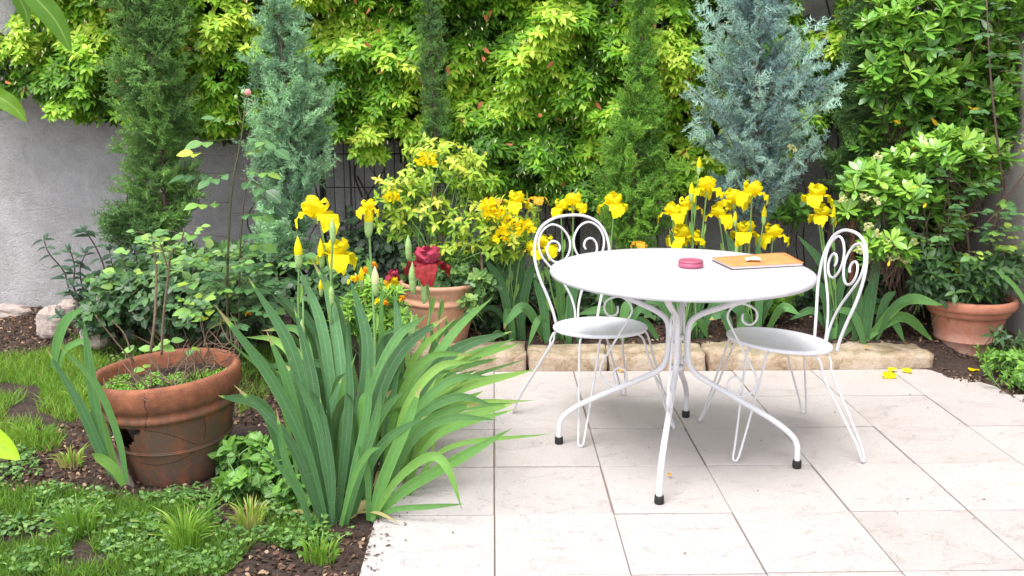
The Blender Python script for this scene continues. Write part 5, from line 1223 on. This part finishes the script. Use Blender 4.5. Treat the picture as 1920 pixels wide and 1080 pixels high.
# earth washed over the far right corner of the paving
mb = MB(); V = []; F = []; n = 26
for j in range(n+1):
    for i in range(n+1):
        u, v_ = i/n, j/n; x = 2.16+.68*u; y = 3.9+.86*v_; e = (x-2.28)*.9+(y-4.50)*.85; z = min(.012, max(-.02, e*.10+(float(fbm(x, y, 12, 3))-.45)*.02)); V.append((x, y, z))
for j in range(n):
    for i in range(n): F.append([j*(n+1)+i, j*(n+1)+i+1, (j+1)*(n+1)+i+1, (j+1)*(n+1)+i])
mb.add(V, F); tag(mb.obj('washed_soil', M['soil']), kind='structure')
# fallen yellow petals
for (px_, py_, s, lab) in ((1666, 697, 1.0, 'largest fallen yellow petal on the tiles below the kerb'), (1690, 690, .6, 'small curled yellow petal against the long kerb slab'), (1712, 690, .7, 'narrow fallen petal at the right end of the kerb'), (1828, 695, .8, 'fallen yellow petal on the soil before the right pot'), (1262, 885, .25, 'tiny yellow fleck on the tile under the table'), (1640, 650, .5, 'yellow petal lying on top of the long kerb slab'), (1178, 690, .4, 'small ochre petal by the left kerb joint')):
    g0 = gr(px_, py_, .02 if py_ != 650 else .10); mb = MB(); petal(mb, g0+np.array((-.02, 0, .012*s)), random.random()*6, 'fall', s*.8, px_); mb.V[-1][:, 2] = np.maximum(.004 if py_ != 650 else .09, (mb.V[-1][:, 2]-g0[2])*.45+g0[2]-.004)
    tag(mb.obj('fallen_petal', M['p_yellow'] if s > .5 else M['p_wilt']), lab, 'petal', 'fallen iris petals')

# ------------------------------------------------------------------ near leaves hanging into the frame
nb_ = thing('overhanging_branch', 'close overhanging branch with long green leaves at the upper left corner', 'branch', tuple(at(-120, -120, 1.5)))
mb = MB(); tube(mb, smooth_path([at(-160, -160, 1.5), at(-40, -80, 1.45), at(40, -40, 1.4)], 5), .004, 6); tube(mb, smooth_path([at(-160, -160, 1.5), at(-110, 40, 1.42), at(-60, 140, 1.4)], 5), .003, 6); mb.obj('twig', M['stem_g'], nb_)
for pts, W, ti, Yv in (([(18, -50), (75, 5), (108, 45), (134, 98)], .032, -.2, 1.4), ([(10, -50), (35, -5), (48, 22), (52, 46)], .020, -.2, 1.42), ([(-60, 140), (-5, 180), (25, 200), (50, 229)], .026, .1, 1.4)):
    mb = MB(); P = smooth_path([at(x, y, Yv) for x, y in pts], 6); n = len(P); T = nrm(np.gradient(P, axis=0)); V = []; U = []
    for i in range(n):
        t_ = i/(n-1); wv = W/2*max(.02, sin(pi*min(1, .08+.92*t_))**.75); s = nrm(np.cross(T[i], (0.1, -1, .35))); nn = np.cross(s, T[i])
        for u in (-1, -.5, 0, .5, 1): V.append(P[i]+s*wv*u+nn*wv*(.35*abs(u)+.05*sin(i*.9+u*3))); U.append(u)
    mb.add(V, [[i*5+k, i*5+k+1, (i+1)*5+k+1, (i+1)*5+k] for i in range(n-1) for k in range(4)], ti, U); mb.obj('leaf', M['near'], nb_)
ns_ = thing('leafy_shoot', 'bright lime leaf tip poking in at the left border', 'shoot', tuple(gr(-130, 1010)))
mb = MB(); tube(mb, smooth_path([gr(-130, 1010), at(-120, 900, 2.2), at(-90, 800, 2.1)], 6), .003, 6); mb.obj('stem', M['stem_g'], ns_)
mb = MB(); P = smooth_path([at(-90, 800, 2.1), at(-35, 815, 2.1), at(5, 838, 2.1), at(38, 862, 2.1)], 6); n = len(P); T = nrm(np.gradient(P, axis=0)); V = []; U = []
for i in range(n):
    t_ = i/(n-1); wv = .03*max(.02, sin(pi*min(1, .08+.92*t_))**.8); s = nrm(np.cross(T[i], (0, -1, .5))); nn = np.cross(s, T[i])
    for u in (-1, -.5, 0, .5, 1): V.append(P[i]+s*wv*u+nn*wv*.25*abs(u)); U.append(u)
mb.add(V, [[i*5+k, i*5+k+1, (i+1)*5+k+1, (i+1)*5+k] for i in range(n-1) for k in range(4)], .95, U); mb.obj('leaf', M['near'], ns_)
